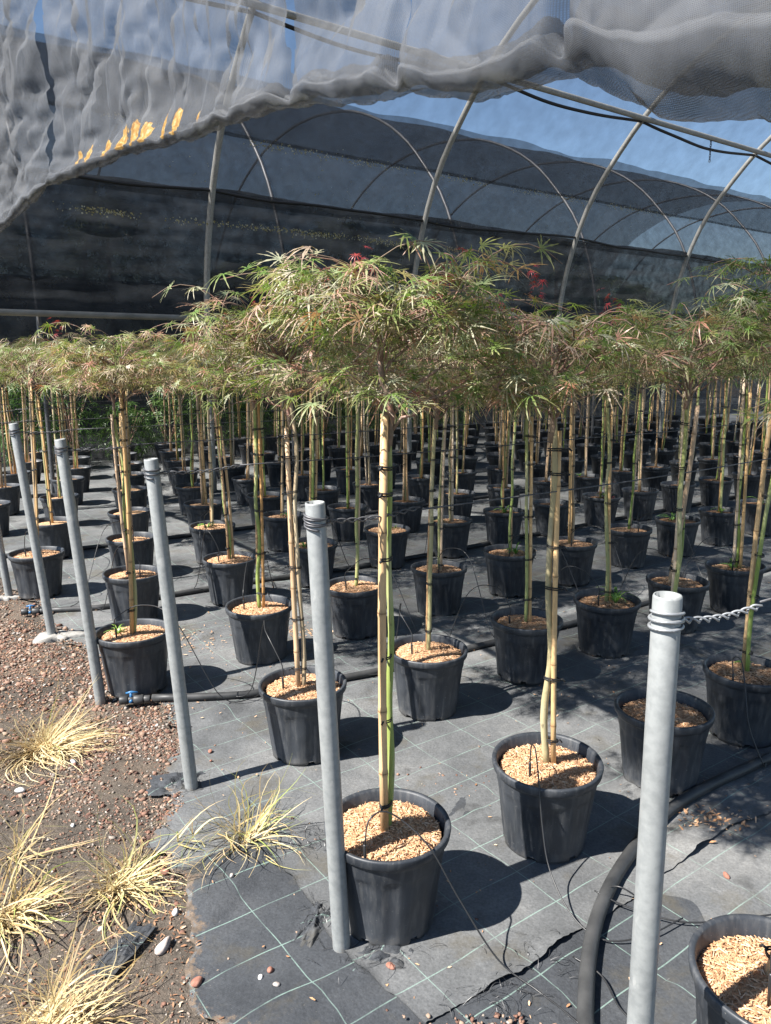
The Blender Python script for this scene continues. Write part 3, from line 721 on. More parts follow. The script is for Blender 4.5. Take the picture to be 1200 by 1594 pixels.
# concrete footing of the fifth post
mb = MB(); nu = 28
aa = np.linspace(0, 2 * math.pi, nu, endpoint=False)
vv = []
for rr, zz in ((1.0, -0.01), (0.97, 0.018), (0.85, 0.026), (0.4, 0.03), (0.08, 0.032)):
    for a in aa:
        r = rr * (0.105 + 0.04 * math.sin(2 * a + 0.5) + 0.025 * math.sin(5 * a)); vv.append((r * math.cos(a) * 1.1, r * math.sin(a) * 0.75, zz + 0.006 * math.sin(7 * a + rr * 9)))
mb.add(vv, None, [(i * nu + m, i * nu + (m + 1) % nu, (i + 1) * nu + (m + 1) % nu, (i + 1) * nu + m) for i in range(4) for m in range(nu)])
tag(obj('concrete_footing', mb.mesh('concrete_footing', M['concrete']), None, (-1.90, 4.25, 0.0)), 'pale flat concrete footing around the foot of a leaning post', 'footing')
mb = MB(); mb.add(np.array(vv) * 0.7, None, [(i * nu + m, i * nu + (m + 1) % nu, (i + 1) * nu + (m + 1) % nu, (i + 1) * nu + m) for i in range(4) for m in range(nu)])
tag(obj('concrete_footing', mb.mesh('concrete_footing', M['concrete']), None, (-2.58, 5.0, 0.0)), 'pale concrete footing under the leftmost post at the picture edge', 'footing')

ROWNAME = {-1: 'row of the nearest post', 0: 'row of the second nearest post', 1: 'row of the third post', 2: 'row of the fourth post', 3: 'row of the fifth post',
           4: 'row of the leftmost post', 5: 'first row behind the leftmost post', 6: 'second row behind the leftmost post', 7: 'third row behind the leftmost post', 8: 'fourth row behind the leftmost post', 9: 'fifth row behind the leftmost post', 10: 'rearmost row in the shade'}
ROWT = {r: 1.592 + 1.013 * r for r in range(-1, 11)}
for r in range(-1, 11):
    root = thing('support_wire', ('thin twisted support wire strung along the ' + ROWNAME[r]), 'wire', (0, 0, 0), group='support wires along the pot rows')
    if r in rowline:
        st = rowline[r]
    else:
        st = TS(0.9, ROWT[r], 1.20)
    s_, t_ = to_st(st[0], st[1])
    # twisted pair near the post
    n = 90; L = 0.20 if r == -1 else 0.30
    mb = MB()
    for phs in (0, math.pi):
        f = np.linspace(0, 1, n)
        amp = 0.0050 * np.minimum(1, np.minimum(f * 14, (1 - f) * 10 + 0.25))
        cs = s_ + 0.025 + f * L; ct = t_ + (ROWT[r] - t_) * f * 0.3
        tw = f * 2 * math.pi * 4.5 + phs
        pts = TSa(cs, ct + amp * np.cos(tw), st[2] + 0.0 * f - 0.01 * np.sin(math.pi * f) + amp * np.sin(tw))
        mb.tube(pts, 0.0022, 5)
    obj('twisted_end', mb.mesh('twisted_end', M['wire_bright'] if r == -1 else M['wire']), root)
    f = np.linspace(0, 1, 90)
    ps = s_ + 0.025 + L + f * (16.5 - s_ - L)
    pt_ = t_ + (ROWT[r] - t_) * (0.3 + 0.7 * np.minimum(1, f * 8)) + 0.03 * (fbm(ps * 0.7, 0 * ps, 400 + r, 2) - 0.5)
    pz_ = st[2] + (1.19 - st[2]) * np.minimum(1, f * 5) + 0.03 * (fbm(ps * 0.8, 0 * ps, 410 + r, 2) - 0.5)
    obj('wire', MB().tube(TSa(ps, pt_, pz_), 0.0024, 5).mesh('wire', M['wire']), root)

# ------------------------------------------------------------------ potted maples
POT_H, POT_R, POT_B = 0.30, 0.180, 0.133
def pot_mesh():
    k = 96
    a = np.arange(k) * 2 * math.pi / k
    rib = 0.5 + 0.5 * np.cos(a * 12); flute = np.clip((rib - 0.55) / 0.2, 0, 1)
    foot = (np.cos(a * 6) > 0.80).astype(float)
    def rad(z): return POT_B + (POT_R - 0.012 - POT_B) * (z / POT_H)
    rings = []
    for z, dr, fl, ft in ((0.0, -0.006, 0, 1), (0.004, 0.0, 0, 1), (0.016, 0.0, 0.2, 1), (0.020, 0.0, 1, 0), (0.05, 0, 1, 0), (0.12, 0, 1, 0), (0.19, 0, 1, 0), (0.212, 0, 1, 0), (0.218, 0.001, 0.15, 0), (0.226, 0.002, 0, 0), (0.255, 0.002, 0, 0), (0.266, 0.003, 0, 0), (0.270, 0.010, 0, 0), (0.274, 0.012, 0, 0), (0.294, 0.0125, 0, 0), (0.299, 0.010, 0, 0), (0.300, 0.006, 0, 0), (0.299, 0.001, 0, 0), (0.294, -0.003, 0, 0), (0.24, -0.004, 0, 0)):
        zz = z + ft * foot * 0.014 * (z < 0.014)
        r = rad(z) + dr - 0.0035 * fl * flute
        rings.append(np.stack([r * np.cos(a), r * np.sin(a), np.broadcast_to(zz, a.shape)], -1))
    n = len(rings)
    v = np.concatenate(rings)
    q = [(i * k + m, i * k + (m + 1) % k, (i + 1) * k + (m + 1) % k, (i + 1) * k + m) for i in range(n - 1) for m in range(k)]
    v = np.concatenate([v, [[0, 0, 0.012]]])
    t = [(len(v) - 1, (m + 1) % k, m) for m in range(k)]
    return MB().add(v, t, q).mesh('pot', M['pot'])
def pot_far():
    k = 32; a = np.arange(k) * 2 * math.pi / k
    rings = [(0, 0.130), (0.266, 0.166), (0.270, 0.178), (0.297, 0.180), (0.300, 0.174), (0.24, 0.165)]
    v = np.concatenate([np.stack([r * np.cos(a), r * np.sin(a), np.full(k, z)], -1) for z, r in rings])
    q = [(i * k + m, i * k + (m + 1) % k, (i + 1) * k + (m + 1) % k, (i + 1) * k + m) for i in range(5) for m in range(k)]
    return MB().add(v, None, q).mesh('pot', M['pot'])
def soil_mesh(mt, seed):
    k, n = 40, 10; mb = MB()
    a = np.arange(k) * 2 * math.pi / k
    v = [[0, 0, 0.285]]
    for i in range(1, n + 1):
        r = 0.1555 * i / n
        z = 0.262 + 0.022 * (1 - (i / n) ** 2) + 0.012 * (fbm(np.cos(a) * r * 22, np.sin(a) * r * 22, seed, 3) - 0.5)
        v += list(np.stack([r * np.cos(a), r * np.sin(a), z], -1))
    t = [(0, 1 + m, 1 + (m + 1) % k) for m in range(k)]
    q = [(1 + i * k + m, 1 + (i + 1) * k + m, 1 + (i + 1) * k + (m + 1) % k, 1 + i * k + (m + 1) % k) for i in range(n - 1) for m in range(k)]
    return mb.add(v, t, q).mesh('soil', mt)
def chips_mesh(seed, n=1700):
    rng = np.random.default_rng(seed); mb = MB()
    r = 0.151 * np.sqrt(rng.uniform(0, 1, n)); a = rng.uniform(0, 6.283, n)
    L = rng.uniform(0.006, 0.021, n); W = rng.uniform(0.0013, 0.0034, n); H = rng.uniform(0.0004, 0.0010, n)
    yaw = rng.uniform(0, 6.283, n); pit = rng.normal(0, 0.2, n)
    base = np.array([(-1, -1, -1), (1, -0.6, -1), (1, 0.7, -1), (-1, 1, -1), (-0.8, -0.9, 1), (0.9, -0.8, 1), (0.8, 0.6, 1), (-1, 0.8, 1)], float)
    fq = np.array([(4, 5, 6, 7), (0, 1, 5, 4), (1, 2, 6, 5), (2, 3, 7, 6), (3, 0, 4, 7)])
    V = base[None] * np.stack([L / 1, W / 1, H], -1)[:, None] * np.array([0.5, 0.5, 1])
    cp, sp = np.cos(pit)[:, None], np.sin(pit)[:, None]
    x = V[..., 0] * cp + V[..., 2] * sp; z = -V[..., 0] * sp + V[..., 2] * cp; y = V[..., 1]
    cy, sy = np.cos(yaw)[:, None], np.sin(yaw)[:, None]
    X = x * cy - y * sy + (r * np.cos(a))[:, None]; Y = x * sy + y * cy + (r * np.sin(a))[:, None]
    zc = 0.264 + 0.022 * (1 - (r / 0.162) ** 2) + rng.uniform(0.0, 0.004, n)
    VV = np.stack([X, Y, z + zc[:, None]], -1).reshape(-1, 3)
    Q = (fq[None] + (np.arange(n) * 8)[:, None, None]).reshape(-1, 4)
    return mb.add(VV, None, Q).mesh('mulch_chips', M['chips'], False)

def leaf_template(nl, nst, droop, seed):
    """a finely cut palmate leaf of unit length, x forward; returns verts, tris, tip"""
    rg = np.random.default_rng(seed)
    angs = np.radians(np.linspace(-112, 112, nl)); lens = np.interp(np.abs(np.degrees(angs)), [0, 40, 80, 112], [1.0, 0.92, 0.66, 0.36])
    V = [[0, 0, 0]]; T = []; A = [0.0]
    for a, L in zip(angs, lens):
        a = a + rg.normal(0, 0.06); L *= rg.uniform(0.85, 1.1)
        bend = rg.normal(0, 0.22); dr = droop * rg.uniform(0.75, 1.3)
        prev = None
        for j in range(1, nst + 1):
            f = j / (nst + 1)
            w = (0.026 if nst > 3 else 0.029) * math.sin(math.pi * min(1, f * 0.9 + 0.12)) ** 0.8
            if nst > 3: w *= 1.5 if j % 2 else 0.62
            aa = a + bend * f
            r = L * f
            c = np.array([r * math.cos(aa), r * math.sin(aa), -dr * r * r + 0.10 * r])
            nrm = np.array([-math.sin(aa), math.cos(aa), 0]); fw = np.array([math.cos(aa), math.sin(aa), -2 * dr * r])
            sh = 0.5 * w if (nst > 3 and j % 2) else 0
            V += [list(c + nrm * w + fw * sh + [0, 0, 0.25 * w]), list(c - nrm * w + fw * sh + [0, 0, 0.25 * w])]; A += [f, f]
            i0 = len(V) - 2
            if prev is None: T.append((0, i0 + 1, i0))
            else: T += [(prev, prev + 1, i0 + 1), (prev, i0 + 1, i0)]
            prev = i0
        aa = a + bend
        V.append([L * math.cos(aa), L * math.sin(aa), -dr * L * L + 0.10 * L]); A.append(1.0)
        T.append((prev, prev + 1, len(V) - 1))
    return np.array(V), np.array(T), np.array(A)

def scatter_leaves(mb, pos, yaw, pitch, rolls, size, temps, rng):
    which = rng.integers(0, len(temps), len(pos))
    for w, (V, T, A) in enumerate(temps):
        m = which == w
        if not m.any(): continue
        p, y, pi_, ro, sz = pos[m], yaw[m], pitch[m], rolls[m], size[m]
        n = len(p)
        v = V[None] * sz[:, None, None]
        x, yy, z = v[..., 0], v[..., 1], v[..., 2]
        cr, sr = np.cos(ro)[:, None], np.sin(ro)[:, None]
        yy, z = yy * cr - z * sr, yy * sr + z * cr
        cp, sp = np.cos(pi_)[:, None], np.sin(pi_)[:, None]       # pitch down
        x, z = x * cp + z * sp, -x * sp + z * cp
        cy, sy = np.cos(y)[:, None], np.sin(y)[:, None]
        X = x * cy - yy * sy; Y = x * sy + yy * cy
        vv = np.stack([X, Y, z], -1) + p[:, None]
        mb.add(vv.reshape(-1, 3), (T[None] + (np.arange(n) * len(V))[:, None, None]).reshape(-1, 3), None, np.tile(A, n))

HI_T = [leaf_template(9, 5, d, s) for d, s in ((0.25, 1), (0.45, 2), (0.75, 3), (0.4, 4))]
MID_T = [leaf_template(7, 3, d, s) for d, s in ((0.45, 5), (0.75, 6))]
LOW_T = [leaf_template(5, 2, d, s) for d, s in ((0.5, 7), (0.8, 8))]

def crown(seed, R, H, nbr, per, temps, lsize, droop=0.07, k=5):
    """weeping, layered maple crown with its origin at the graft; returns branch mesh builder, leaf mesh builder"""
    rng = np.random.default_rng(seed)
    br, lf = MB(), MB()
    P, Y, PI_, RO, SZ = [], [], [], [], []
    lead = smooth_path([(0, 0, -0.10), (0.01, 0.0, 0.0), (rng.normal(0, .03), rng.normal(0, .03), 0.12), (rng.normal(0, .05), rng.normal(0, .05), H * 0.62)], 10)
    br.tube(lead, np.linspace(0.010, 0.004, 10), 7)
    for i in range(nbr):
        az = i * 2.39996 + rng.normal(0, 0.25)
        f0 = rng.uniform(0.15, 1.0)
        o = lead[int(f0 * 9)]
        L = R * rng.uniform(0.62, 1.15) * (1.12 - 0.35 * f0)
        rise = H * (rng.uniform(0.30, 1.0) if rng.random() < 0.85 else 1.15) * (1.05 - 0.62 * f0)
        dd = droop * rng.uniform(0.6, 1.35)
        f = np.linspace(0, 1, 11)
        cur = az + rng.normal(0, 0.5) * f
        r = L * f
        z = rise * np.sin(np.minimum(1, f * 1.25) * math.pi / 2) - dd * f ** 2.4
        pts = o + np.stack([r * np.cos(cur), r * np.sin(cur), z], -1)
        pts[1:] += rng.normal(0, 0.006, (10, 3))
        br.tube(pts, np.linspace(0.0046, 0.0011, 11), k)
        twigs = [(pts, 0.22)]
        for t in range(6):
            f1 = rng.uniform(0.18, 0.98); b0 = pts[int(f1 * 10)]
            a1 = cur[int(f1 * 10)] + rng.choice([-1, 1]) * rng.uniform(0.3, 1.3)
            l1 = rng.uniform(0.10, 0.30) * R / 0.4
            g = np.linspace(0, 1, 6)
            tp = b0 + np.stack([l1 * g * np.cos(a1), l1 * g * np.sin(a1), rng.uniform(0.02, 0.07) * np.sin(g * 2.2) - rng.uniform(0.02, 0.08) * g ** 2], -1)
            br.tube(tp, np.linspace(0.0017, 0.0007, 6), 4)
            twigs.append((tp, 0.1))
        for tp, st in twigs:
            n = per if st == 0.22 else max(2, int(per * 0.62))
            ff = rng.uniform(st, 1.0, n) ** 0.8
            idx = ff * (len(tp) - 1); i0 = np.minimum(idx.astype(int), len(tp) - 2); fr = (idx - i0)[:, None]
            q = tp[i0] * (1 - fr) + tp[i0 + 1] * fr
            dr = tp[i0 + 1] - tp[i0]; y0 = np.arctan2(dr[:, 1], dr[:, 0])
            yy = y0 + rng.choice([-1, 1], n) * rng.uniform(0.0, 1.5, n)
            pet = rng.uniform(0.005, 0.035, n)
            q = q + np.stack([pet * np.cos(yy), pet * np.sin(yy), rng.uniform(-0.01, 0.02, n)], -1)
            P.append(q); Y.append(yy); PI_.append(rng.normal(0.10, 0.36, n)); RO.append(rng.normal(0, 0.45, n)); SZ.append(lsize * rng.uniform(0.6, 1.2, n))
    for i in range(10):                                   # long thin shoots arching out of the crown
        az = rng.uniform(0, 6.28); o = lead[rng.integers(4, 10)]; L = R * rng.uniform(0.9, 1.45); up = H * rng.uniform(0.15, 0.85)
        f = np.linspace(0, 1, 9); cu = az + rng.normal(0, 0.35) * f
        tp = o + np.stack([L * f * np.cos(cu), L * f * np.sin(cu), up * np.sin(f * 2.0) - rng.uniform(0.02, 0.16) * f ** 3], -1)
        br.tube(tp, np.linspace(0.0024, 0.0008, 9), 4)
        n = max(5, int(per * 0.6)); ff = np.sort(rng.uniform(0.35, 1.0, n)); idx = ff * 8; i0 = np.minimum(idx.astype(int), 7); fr = (idx - i0)[:, None]
        q = tp[i0] * (1 - fr) + tp[i0 + 1] * fr
        P.append(q); Y.append(cu[i0] + rng.choice([-1, 1], n) * rng.uniform(0.1, 1.0, n)); PI_.append(rng.normal(0.25, 0.3, n)); RO.append(rng.normal(0, .3, n)); SZ.append(lsize * rng.uniform(0.75, 1.15, n))
    for q in P: q[:, 2] = np.where(q[:, 2] < 0.03, 0.03 + 0.35 * (q[:, 2] - 0.03), q[:, 2])
    scatter_leaves(lf, np.concatenate(P), np.concatenate(Y), np.concatenate(PI_), np.concatenate(RO), np.concatenate(SZ), temps, rng)
    return br, lf

CROWNS = {'hi': [], 'mid': [], 'low': []}
def add_crown(kind, seed, *a, **kw):
    br, lf = crown(seed, *a, **kw)
    bm_ = br.mesh('branches', M['twig'])
    lp = lf.mesh('foliage', M['leaf_pale'], True, 'tip'); lg = lp.copy(); lg.materials.clear(); lg.materials.append(M['leaf_green'])
    CROWNS[kind].append((bm_, lp, lg))
for i in range(6): add_crown('hi', 1000 + i, (0.34, 0.31, 0.34, 0.29, 0.33, 0.30)[i], (0.29, 0.24, 0.27, 0.23, 0.26, 0.24)[i], (24, 18, 20, 17, 19, 18)[i], 8, HI_T, 0.066)
for i in range(4): add_crown('mid', 1100 + i, (0.32, 0.29, 0.34, 0.31)[i], (0.27, 0.30, 0.25, 0.28)[i], (18, 15, 19, 16)[i], 6, MID_T, 0.072, k=4)
for i in range(3): add_crown('low', 1200 + i, 0.33, 0.27, 18, 8, LOW_T, 0.080, k=3)

POT, POTF = pot_mesh(), pot_far()
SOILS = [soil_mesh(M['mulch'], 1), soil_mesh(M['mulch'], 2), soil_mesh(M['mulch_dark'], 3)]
CHIPS = [chips_mesh(s) for s in (1, 2, 3)]
def tie_mesh():
    a = np.linspace(0, 2 * math.pi, 19); mb = MB()
    for dz in (-0.003, 0.003):
        mb.tube([(0.012 + 0.026 * math.cos(q), 0.0145 * math.sin(q), dz) for q in a], 0.0022, 5, False)
    mb.tube([(0.036, 0, 0), (0.046, 0.004, 0.004), (0.054, 0.002, -0.004)], 0.0032, 5)
    return mb.mesh('tie', M['tie'])
TIE = tie_mesh()
def weed_mesh(seed, n=9):
    rng = np.random.default_rng(seed); mb = MB()
    for i in range(n):
        a = rng.uniform(0, 6.28); L = rng.uniform(0.06, 0.17); w = rng.uniform(0.005, 0.010)
        f = np.linspace(0, 1, 7)
        r = L * (0.25 * f + 0.65 * f ** 2); z = L * (f * 1.1 - 0.75 * f ** 2.5)
        c = np.stack([r * np.cos(a), r * np.sin(a), z], -1); nn = np.array([-math.sin(a), math.cos(a), 0])
        ww = w * np.sin(math.pi * np.clip(f * 0.92 + 0.06, 0, 1))[:, None]
        v = np.concatenate([c + nn * ww, c - nn * ww + [0, 0, 0.002]])
        mb.add(v, None, [(j, j + 1, 7 + j + 1, 7 + j) for j in range(6)], np.tile(f, 2))
    return mb.mesh('weed', M['leaf_weed'], True, 'tip')
WEEDS = [weed_mesh(1), weed_mesh(2, 13), weed_mesh(3, 7)]
def shoot_mesh():
    rng = np.random.default_rng(77); mb = MB(); n = 14
    scatter_leaves(mb, rng.normal(0, 0.028, (n, 3)), rng.uniform(0, 6.28, n), rng.uniform(0.0, 0.9, n), rng.normal(0, .3, n), rng.uniform(0.022, 0.04, n), HI_T, rng)
    return mb.mesh('red_shoot', M['leaf_red'], True, 'tip')
SHOOT = shoot_mesh()

MEAS = {(0,0):(0.006,1.966),(0,1):(-0.332,2.927),(0,2):(-0.674,3.941),(0,3):(-1.032,4.935),(0,4):(-1.372,5.949),(0,5):(-1.663,6.910),
(0,6):(-2.002,7.881),(0,7):(-2.412,9.102),(1,0):(0.533,2.328),(1,1):(0.194,3.308),(1,2):(-0.174,4.335),(1,3):(-0.522,5.347),
(1,4):(-0.870,6.376),(1,5):(-1.165,7.336),(1,6):(-1.519,8.432),(2,0):(1.052,2.698),(2,1):(0.701,3.664),(2,2):(0.341,4.715),
(2,3):(0.011,5.828),(2,4):(-0.339,6.740),(2,5):(-0.634,7.696),(2,6):(-0.948,8.750),(3,0):(1.537,3.069),(3,1):(1.211,4.038),
(3,2):(0.850,5.107),(3,3):(0.532,6.159),(3,4):(0.186,7.077),(3,5):(-0.172,8.042),(3,6):(-0.435,9.143),(4,1):(1.735,4.420),
(4,2):(1.342,5.381),(4,3):(1.027,6.553),(4,4):(0.703,7.483),(5,1):(2.242,4.748),(5,2):(1.890,5.841),(5,3):(1.531,6.932),
(5,4):(1.222,7.811),(6,1):(2.781,5.142),(6,2):(2.401,6.195),(6,3):(2.070,7.285),(6,4):(1.749,8.256),(7,2):(2.917,6.561),
(7,3):(2.565,7.632),(8,2):(3.443,6.939),(8,3):(3.095,8.012),(-1,2):(-1.214,3.525),(-1,3):(-1.558,4.563),(-1,4):(-1.877,5.530),
(-1,5):(-2.212,6.525),(-1,6):(-2.588,7.694),(-1,7):(-2.920,8.709),(-2,4):(-2.370,5.071),(-2,5):(-2.710,6.103),(-2,6):(-3.118,7.260),
(-2,7):(-3.503,8.389),(1,-1):(0.836,1.421)}
# lean (x per metre), stem height, cane offset angle, crown kind override, rotation, notes
LEAN = {(0,0):(-0.001,1.46),(1,0):(-0.022,1.44),(0,1):(-0.024,1.43),(0,2):(0.010,1.42),(0,3):(-0.052,1.36),(-1,2):(0.022,1.45),(1,1):(0.018,1.40),(2,1):(-0.026,1.40),(3,1):(-0.040,1.45),
        (1,2):(0.011,1.44),(4,1):(0.036,1.36),(5,1):(-0.038,1.45),(3,0):(0.02,1.60),(-2,4):(0.057,1.43),(2,0):(-0.01,1.50),(1,-1):(0.17,1.46)}
WEEDY = {(3,1): 1, (3,2): 0, (4,3): 1, (5,1): 2, (6,2): 0, (7,2): 2, (6,3): 2, (1,4): 2, (8,2): 0, (0,4): 2}
CANE_SIDE = {(0,0): math.radians(-112), (1,0): math.radians(-10), (0,1): math.radians(190), (0,2): math.radians(-5), (2,1): math.radians(0), (3,1): math.radians(0), (4,1): math.radians(200), (1,1): math.radians(100), (-1,2): math.radians(-100), (5,1): math.radians(185)}
LOOKS = {(0,0): 'frontmost weeping maple, tan cane before a green stem, pot against the second post',
         (1,0): 'weeping maple with a bare stem in the large pot right of the frontmost pot',
         (2,0): 'weeping maple whose pot stands half hidden behind the nearest post',
         (3,0): 'weeping maple in the pot at the right edge, cane leaning out of the picture',
         (1,-1): 'maple pot cut off in the bottom right corner, full of pale wood chips',
         (0,1): 'weeping maple whose pot stands on the black pipe, right of the blue valve',
         (-1,2): 'weeping maple whose pot stands right behind the blue valve and pipe end',
         (1,1): 'weeping maple whose pot stands directly behind the frontmost tree by the pipe',
         (3,1): 'weeping maple with a grassy green weed growing in its pot',
         (4,1): 'weeping maple on a thick tan cane leaning right, above the nearest post top',
         (-2,4): 'leftmost full pot, weeping maple between the two leftmost posts'}
rg = random.Random(4)
spots = {}
for r in range(-1, 11):
    for c in range(-8, 30):
        if (c, r) in MEAS: x, y = MEAS[(c, r)]
        else:
            s = 1.16 + 0.64 * c + 0.312 * r; t = ROWT[r]
            if s < 1.05 or s > 16.6: continue
            if r == -1: continue
            p = TS(s + rg.uniform(-.03, .03), t + rg.uniform(-.03, .03)); x, y = p[0], p[1]
        if y < 0.8 or abs(x) / y > (0.535 if r >= 0 else 0.7): continue
        spots[(c, r)] = (x, y)
byrow = {}
for (c, r) in spots: byrow.setdefault(r, []).append(c)
ORD = ['first', 'second', 'third', 'fourth', 'fifth', 'sixth', 'seventh', 'eighth', 'ninth', 'tenth', '11th', '12th', '13th', '14th', '15th', '16th', '17th', '18th', '19th', '20th', '21st', '22nd', '23rd', '24th', '25th', '26th', '27th', '28th']
def cane_mesh(base, top, r):
    n = 26; f = np.linspace(0, 1, n)
    L = np.linalg.norm(top - base)
    P, Rr, A = [], [], []
    z = 0; node_z = sorted(rg.uniform(0.12, 0.2) + 0.24 * i + rg.uniform(-.03, .03) for i in range(int(L / 0.24)))
    st = [(0, 1, 0)]
    for nz in node_z:
        if nz < L - 0.03: st += [(nz - 0.012, 1, 0), (nz - 0.003, 1.16, 0.2), (nz, 1.10, 1.0), (nz + 0.004, 1.12, 0.3), (nz + 0.014, 1, 0)]
    st += [(L, 0.97, 0)]
    bow = np.array([rg.uniform(-.012, .012), rg.uniform(-.012, .012), 0])
    for zz, rr, aa in st:
        q = zz / L; P.append(base + (top - base) * q + bow * math.sin(math.pi * q)); Rr.append(r * rr * (1.08 - 0.16 * q)); A.append(aa)
    v, q, t = tube_geo(P, Rr, 9, True)
    return MB().add(v, t, q, np.concatenate([np.repeat(A, 9), [0, 0]])).mesh('cane', M['cane'], True, 'ring')
n_tree = 0
TREE = {}
for (c, r), (x, y) in sorted(spots.items(), key=lambda k: k[1][1]):
    d = math.hypot(x, y)
    near = d < 5.2; mid = d < 9.5
    lean, h = LEAN.get((c, r), (rg.uniform(-0.035, 0.035), rg.uniform(1.34, 1.50)))
    leany = rg.uniform(-0.02, 0.02)
    if c >= 3 and r <= 2: h += 0.07
    k = sorted(byrow[r]).index(c)
    cane_side = CANE_SIDE.get((c, r), rg.choice([-1.57, 1.57]) + rg.gauss(0, 0.6))
    s, t = to_st(x, y)
    pale = (s < 2.7 or rg.random() < 0.22) and not (c >= 3 and r <= 1)
    lab = LOOKS.get((c, r)) or 'maple standard in black pot, %s plant along the %s' % (ORD[k], ROWNAME[r])
    root = thing('potted_maple', lab, 'potted tree', (x, y, on_fabric(x, y) + 0.002 if near else 0.012), group='weeping maples in black pots')
    TREE[(c, r)] = root
    obj('pot', POT if mid else POTF, root, (0, 0, 0), (rg.gauss(0, 0.012), rg.gauss(0, 0.012), rg.uniform(0, 6.28)))
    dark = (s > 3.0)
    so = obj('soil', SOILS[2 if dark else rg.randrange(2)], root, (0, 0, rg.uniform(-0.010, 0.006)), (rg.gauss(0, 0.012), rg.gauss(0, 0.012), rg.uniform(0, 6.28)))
    if d < 6.5:
        ck = obj('mulch_chips', CHIPS[rg.randrange(3)], so, (0, 0, 0), (0, 0, rg.uniform(0, 6.28))); ck['kind'] = 'stuff'
    top = np.array([lean * (h - 0.28), leany * (h - 0.28), h])
    base = np.array([0, 0, 0.262])
    wob = [np.array([rg.gauss(0, .006), rg.gauss(0, .006), 0]) for _ in range(5)]
    pts = smooth_path([base] + [base + (top - base) * ((i + 1) / 6) + wob[i] for i in range(5)] + [top, top + np.array([rg.gauss(0, .012), rg.gauss(0, .012), 0.06])], 22)
    rad = np.linspace(0.0100, 0.0075, 22) * rg.uniform(0.85, 1.1) * (1.18 if (c, r) == (1, 0) else 1)
    for b_ in range(4):
        rad = rad * (1 + 0.10 * np.exp(-((np.linspace(0, 1, 22) - rg.random()) / 0.03) ** 2))
    obj('trunk', MB().tube(pts, rad, 9 if mid else 6).mesh('trunk', M['bark']), root)
    ca = np.array([math.cos(cane_side), math.sin(cane_side), 0])
    hc = h + rg.uniform(-0.10, 0.02)
    cb = base + ca * 0.021; ctp = base + (top - base) * ((hc - 0.262) / (h - 0.262)) + ca * 0.019
    cr_ = rg.uniform(0.0070, 0.0100)
    if (c, r) == (0, 0): cr_ = 0.0112; ctp[2] = 1.45
    if (c, r) == (4, 1): cb = base + np.array([-0.05, -0.03, 0]); ctp = np.array([0.03, -0.04, 1.33]); cr_ = 0.0135
    obj('cane', cane_mesh(cb, ctp, cr_), root)
    if rg.random() < 0.5 and d < 14 and (c, r) not in LOOKS:
        off = np.array([math.cos(cane_side + 2.2), math.sin(cane_side + 2.2), 0]) * 0.025
        obj('cane', cane_mesh(base + off, base + (top - base) * rg.uniform(0.8, 0.98) + off, rg.uniform(0.007, 0.010)), root)
    if d < 12:
        for zt in ((0.36, 0.58, 0.83, 1.06, 1.20, 1.34) if d < 7 else (0.6, 0.9, 1.18)):
            zt += rg.uniform(-.05, .05)
            q = base + (top - base) * ((zt - 0.262) / (h - 0.262))
            obj('tie', TIE, root, tuple(q), (rg.uniform(-.15, .15), rg.uniform(-.15, .15), cane_side), rg.uniform(0.85, 1.1))
    kind = 'hi' if d < 4.6 else ('mid' if d < 8.5 else 'low')
    bm_, lp, lgm = CROWNS[kind][0 if (c, r) == (0, 0) else rg.randrange(len(CROWNS[kind]))]
    sc = rg.uniform(0.82, 1.15) * (0.7 if (c, r) == (1, -1) else 1)
    rz = rg.uniform(0, 6.28)
    obj('branches', bm_, root, tuple(top), (0, 0, rz), sc)
    fo_ = obj('foliage', lp if pale else lgm, root, tuple(top), (0, 0, rz), sc); fo_['kind'] = 'stuff'
    if (c, r) in WEEDY:
        a = rg.uniform(3.4, 6.0); obj('weed', WEEDS[WEEDY[(c, r)]], root, (0.05 * math.cos(a), 0.05 * math.sin(a), 0.27), (0, 0, rg.uniform(0, 6)), 1.0)
    elif d < 9 and rg.random() < 0.12:
        a = rg.uniform(0, 6.28); obj('weed', WEEDS[rg.randrange(3)], root, (0.08 * math.cos(a), 0.08 * math.sin(a), 0.27), (0, 0, rg.uniform(0, 6)), 0.55)
    n_tree += 1
print('trees', n_tree)
def shoot(key, dx, dy, dz, sc=1.0):
    if key in TREE: obj('red_shoot', SHOOT, TREE[key], (dx, dy, dz), (0.2, 0.1, dx * 9), sc)
rs = random.Random(12)
for key in ((0, 0), (0, 0), (0, 0), (1, 0), (1, 0), (1, 0), (-1, 2), (-1, 2), (0, 1), (0, 1), (0, 2), (1, 1), (2, 1), (3, 0), (4, 1), (2, 0), (0, 3), (-2, 4)):
    a = rs.uniform(2.6, 6.6); rr = rs.uniform(0.05, 0.34)
    shoot(key, rr * math.cos(a), rr * math.sin(a), LEAN[key][1] + rs.uniform(0.28, 0.42) - rr * 0.25, rs.uniform(0.6, 1.1))
shoot((6, 3), 0.05, -0.08, 0.34, 1.5)

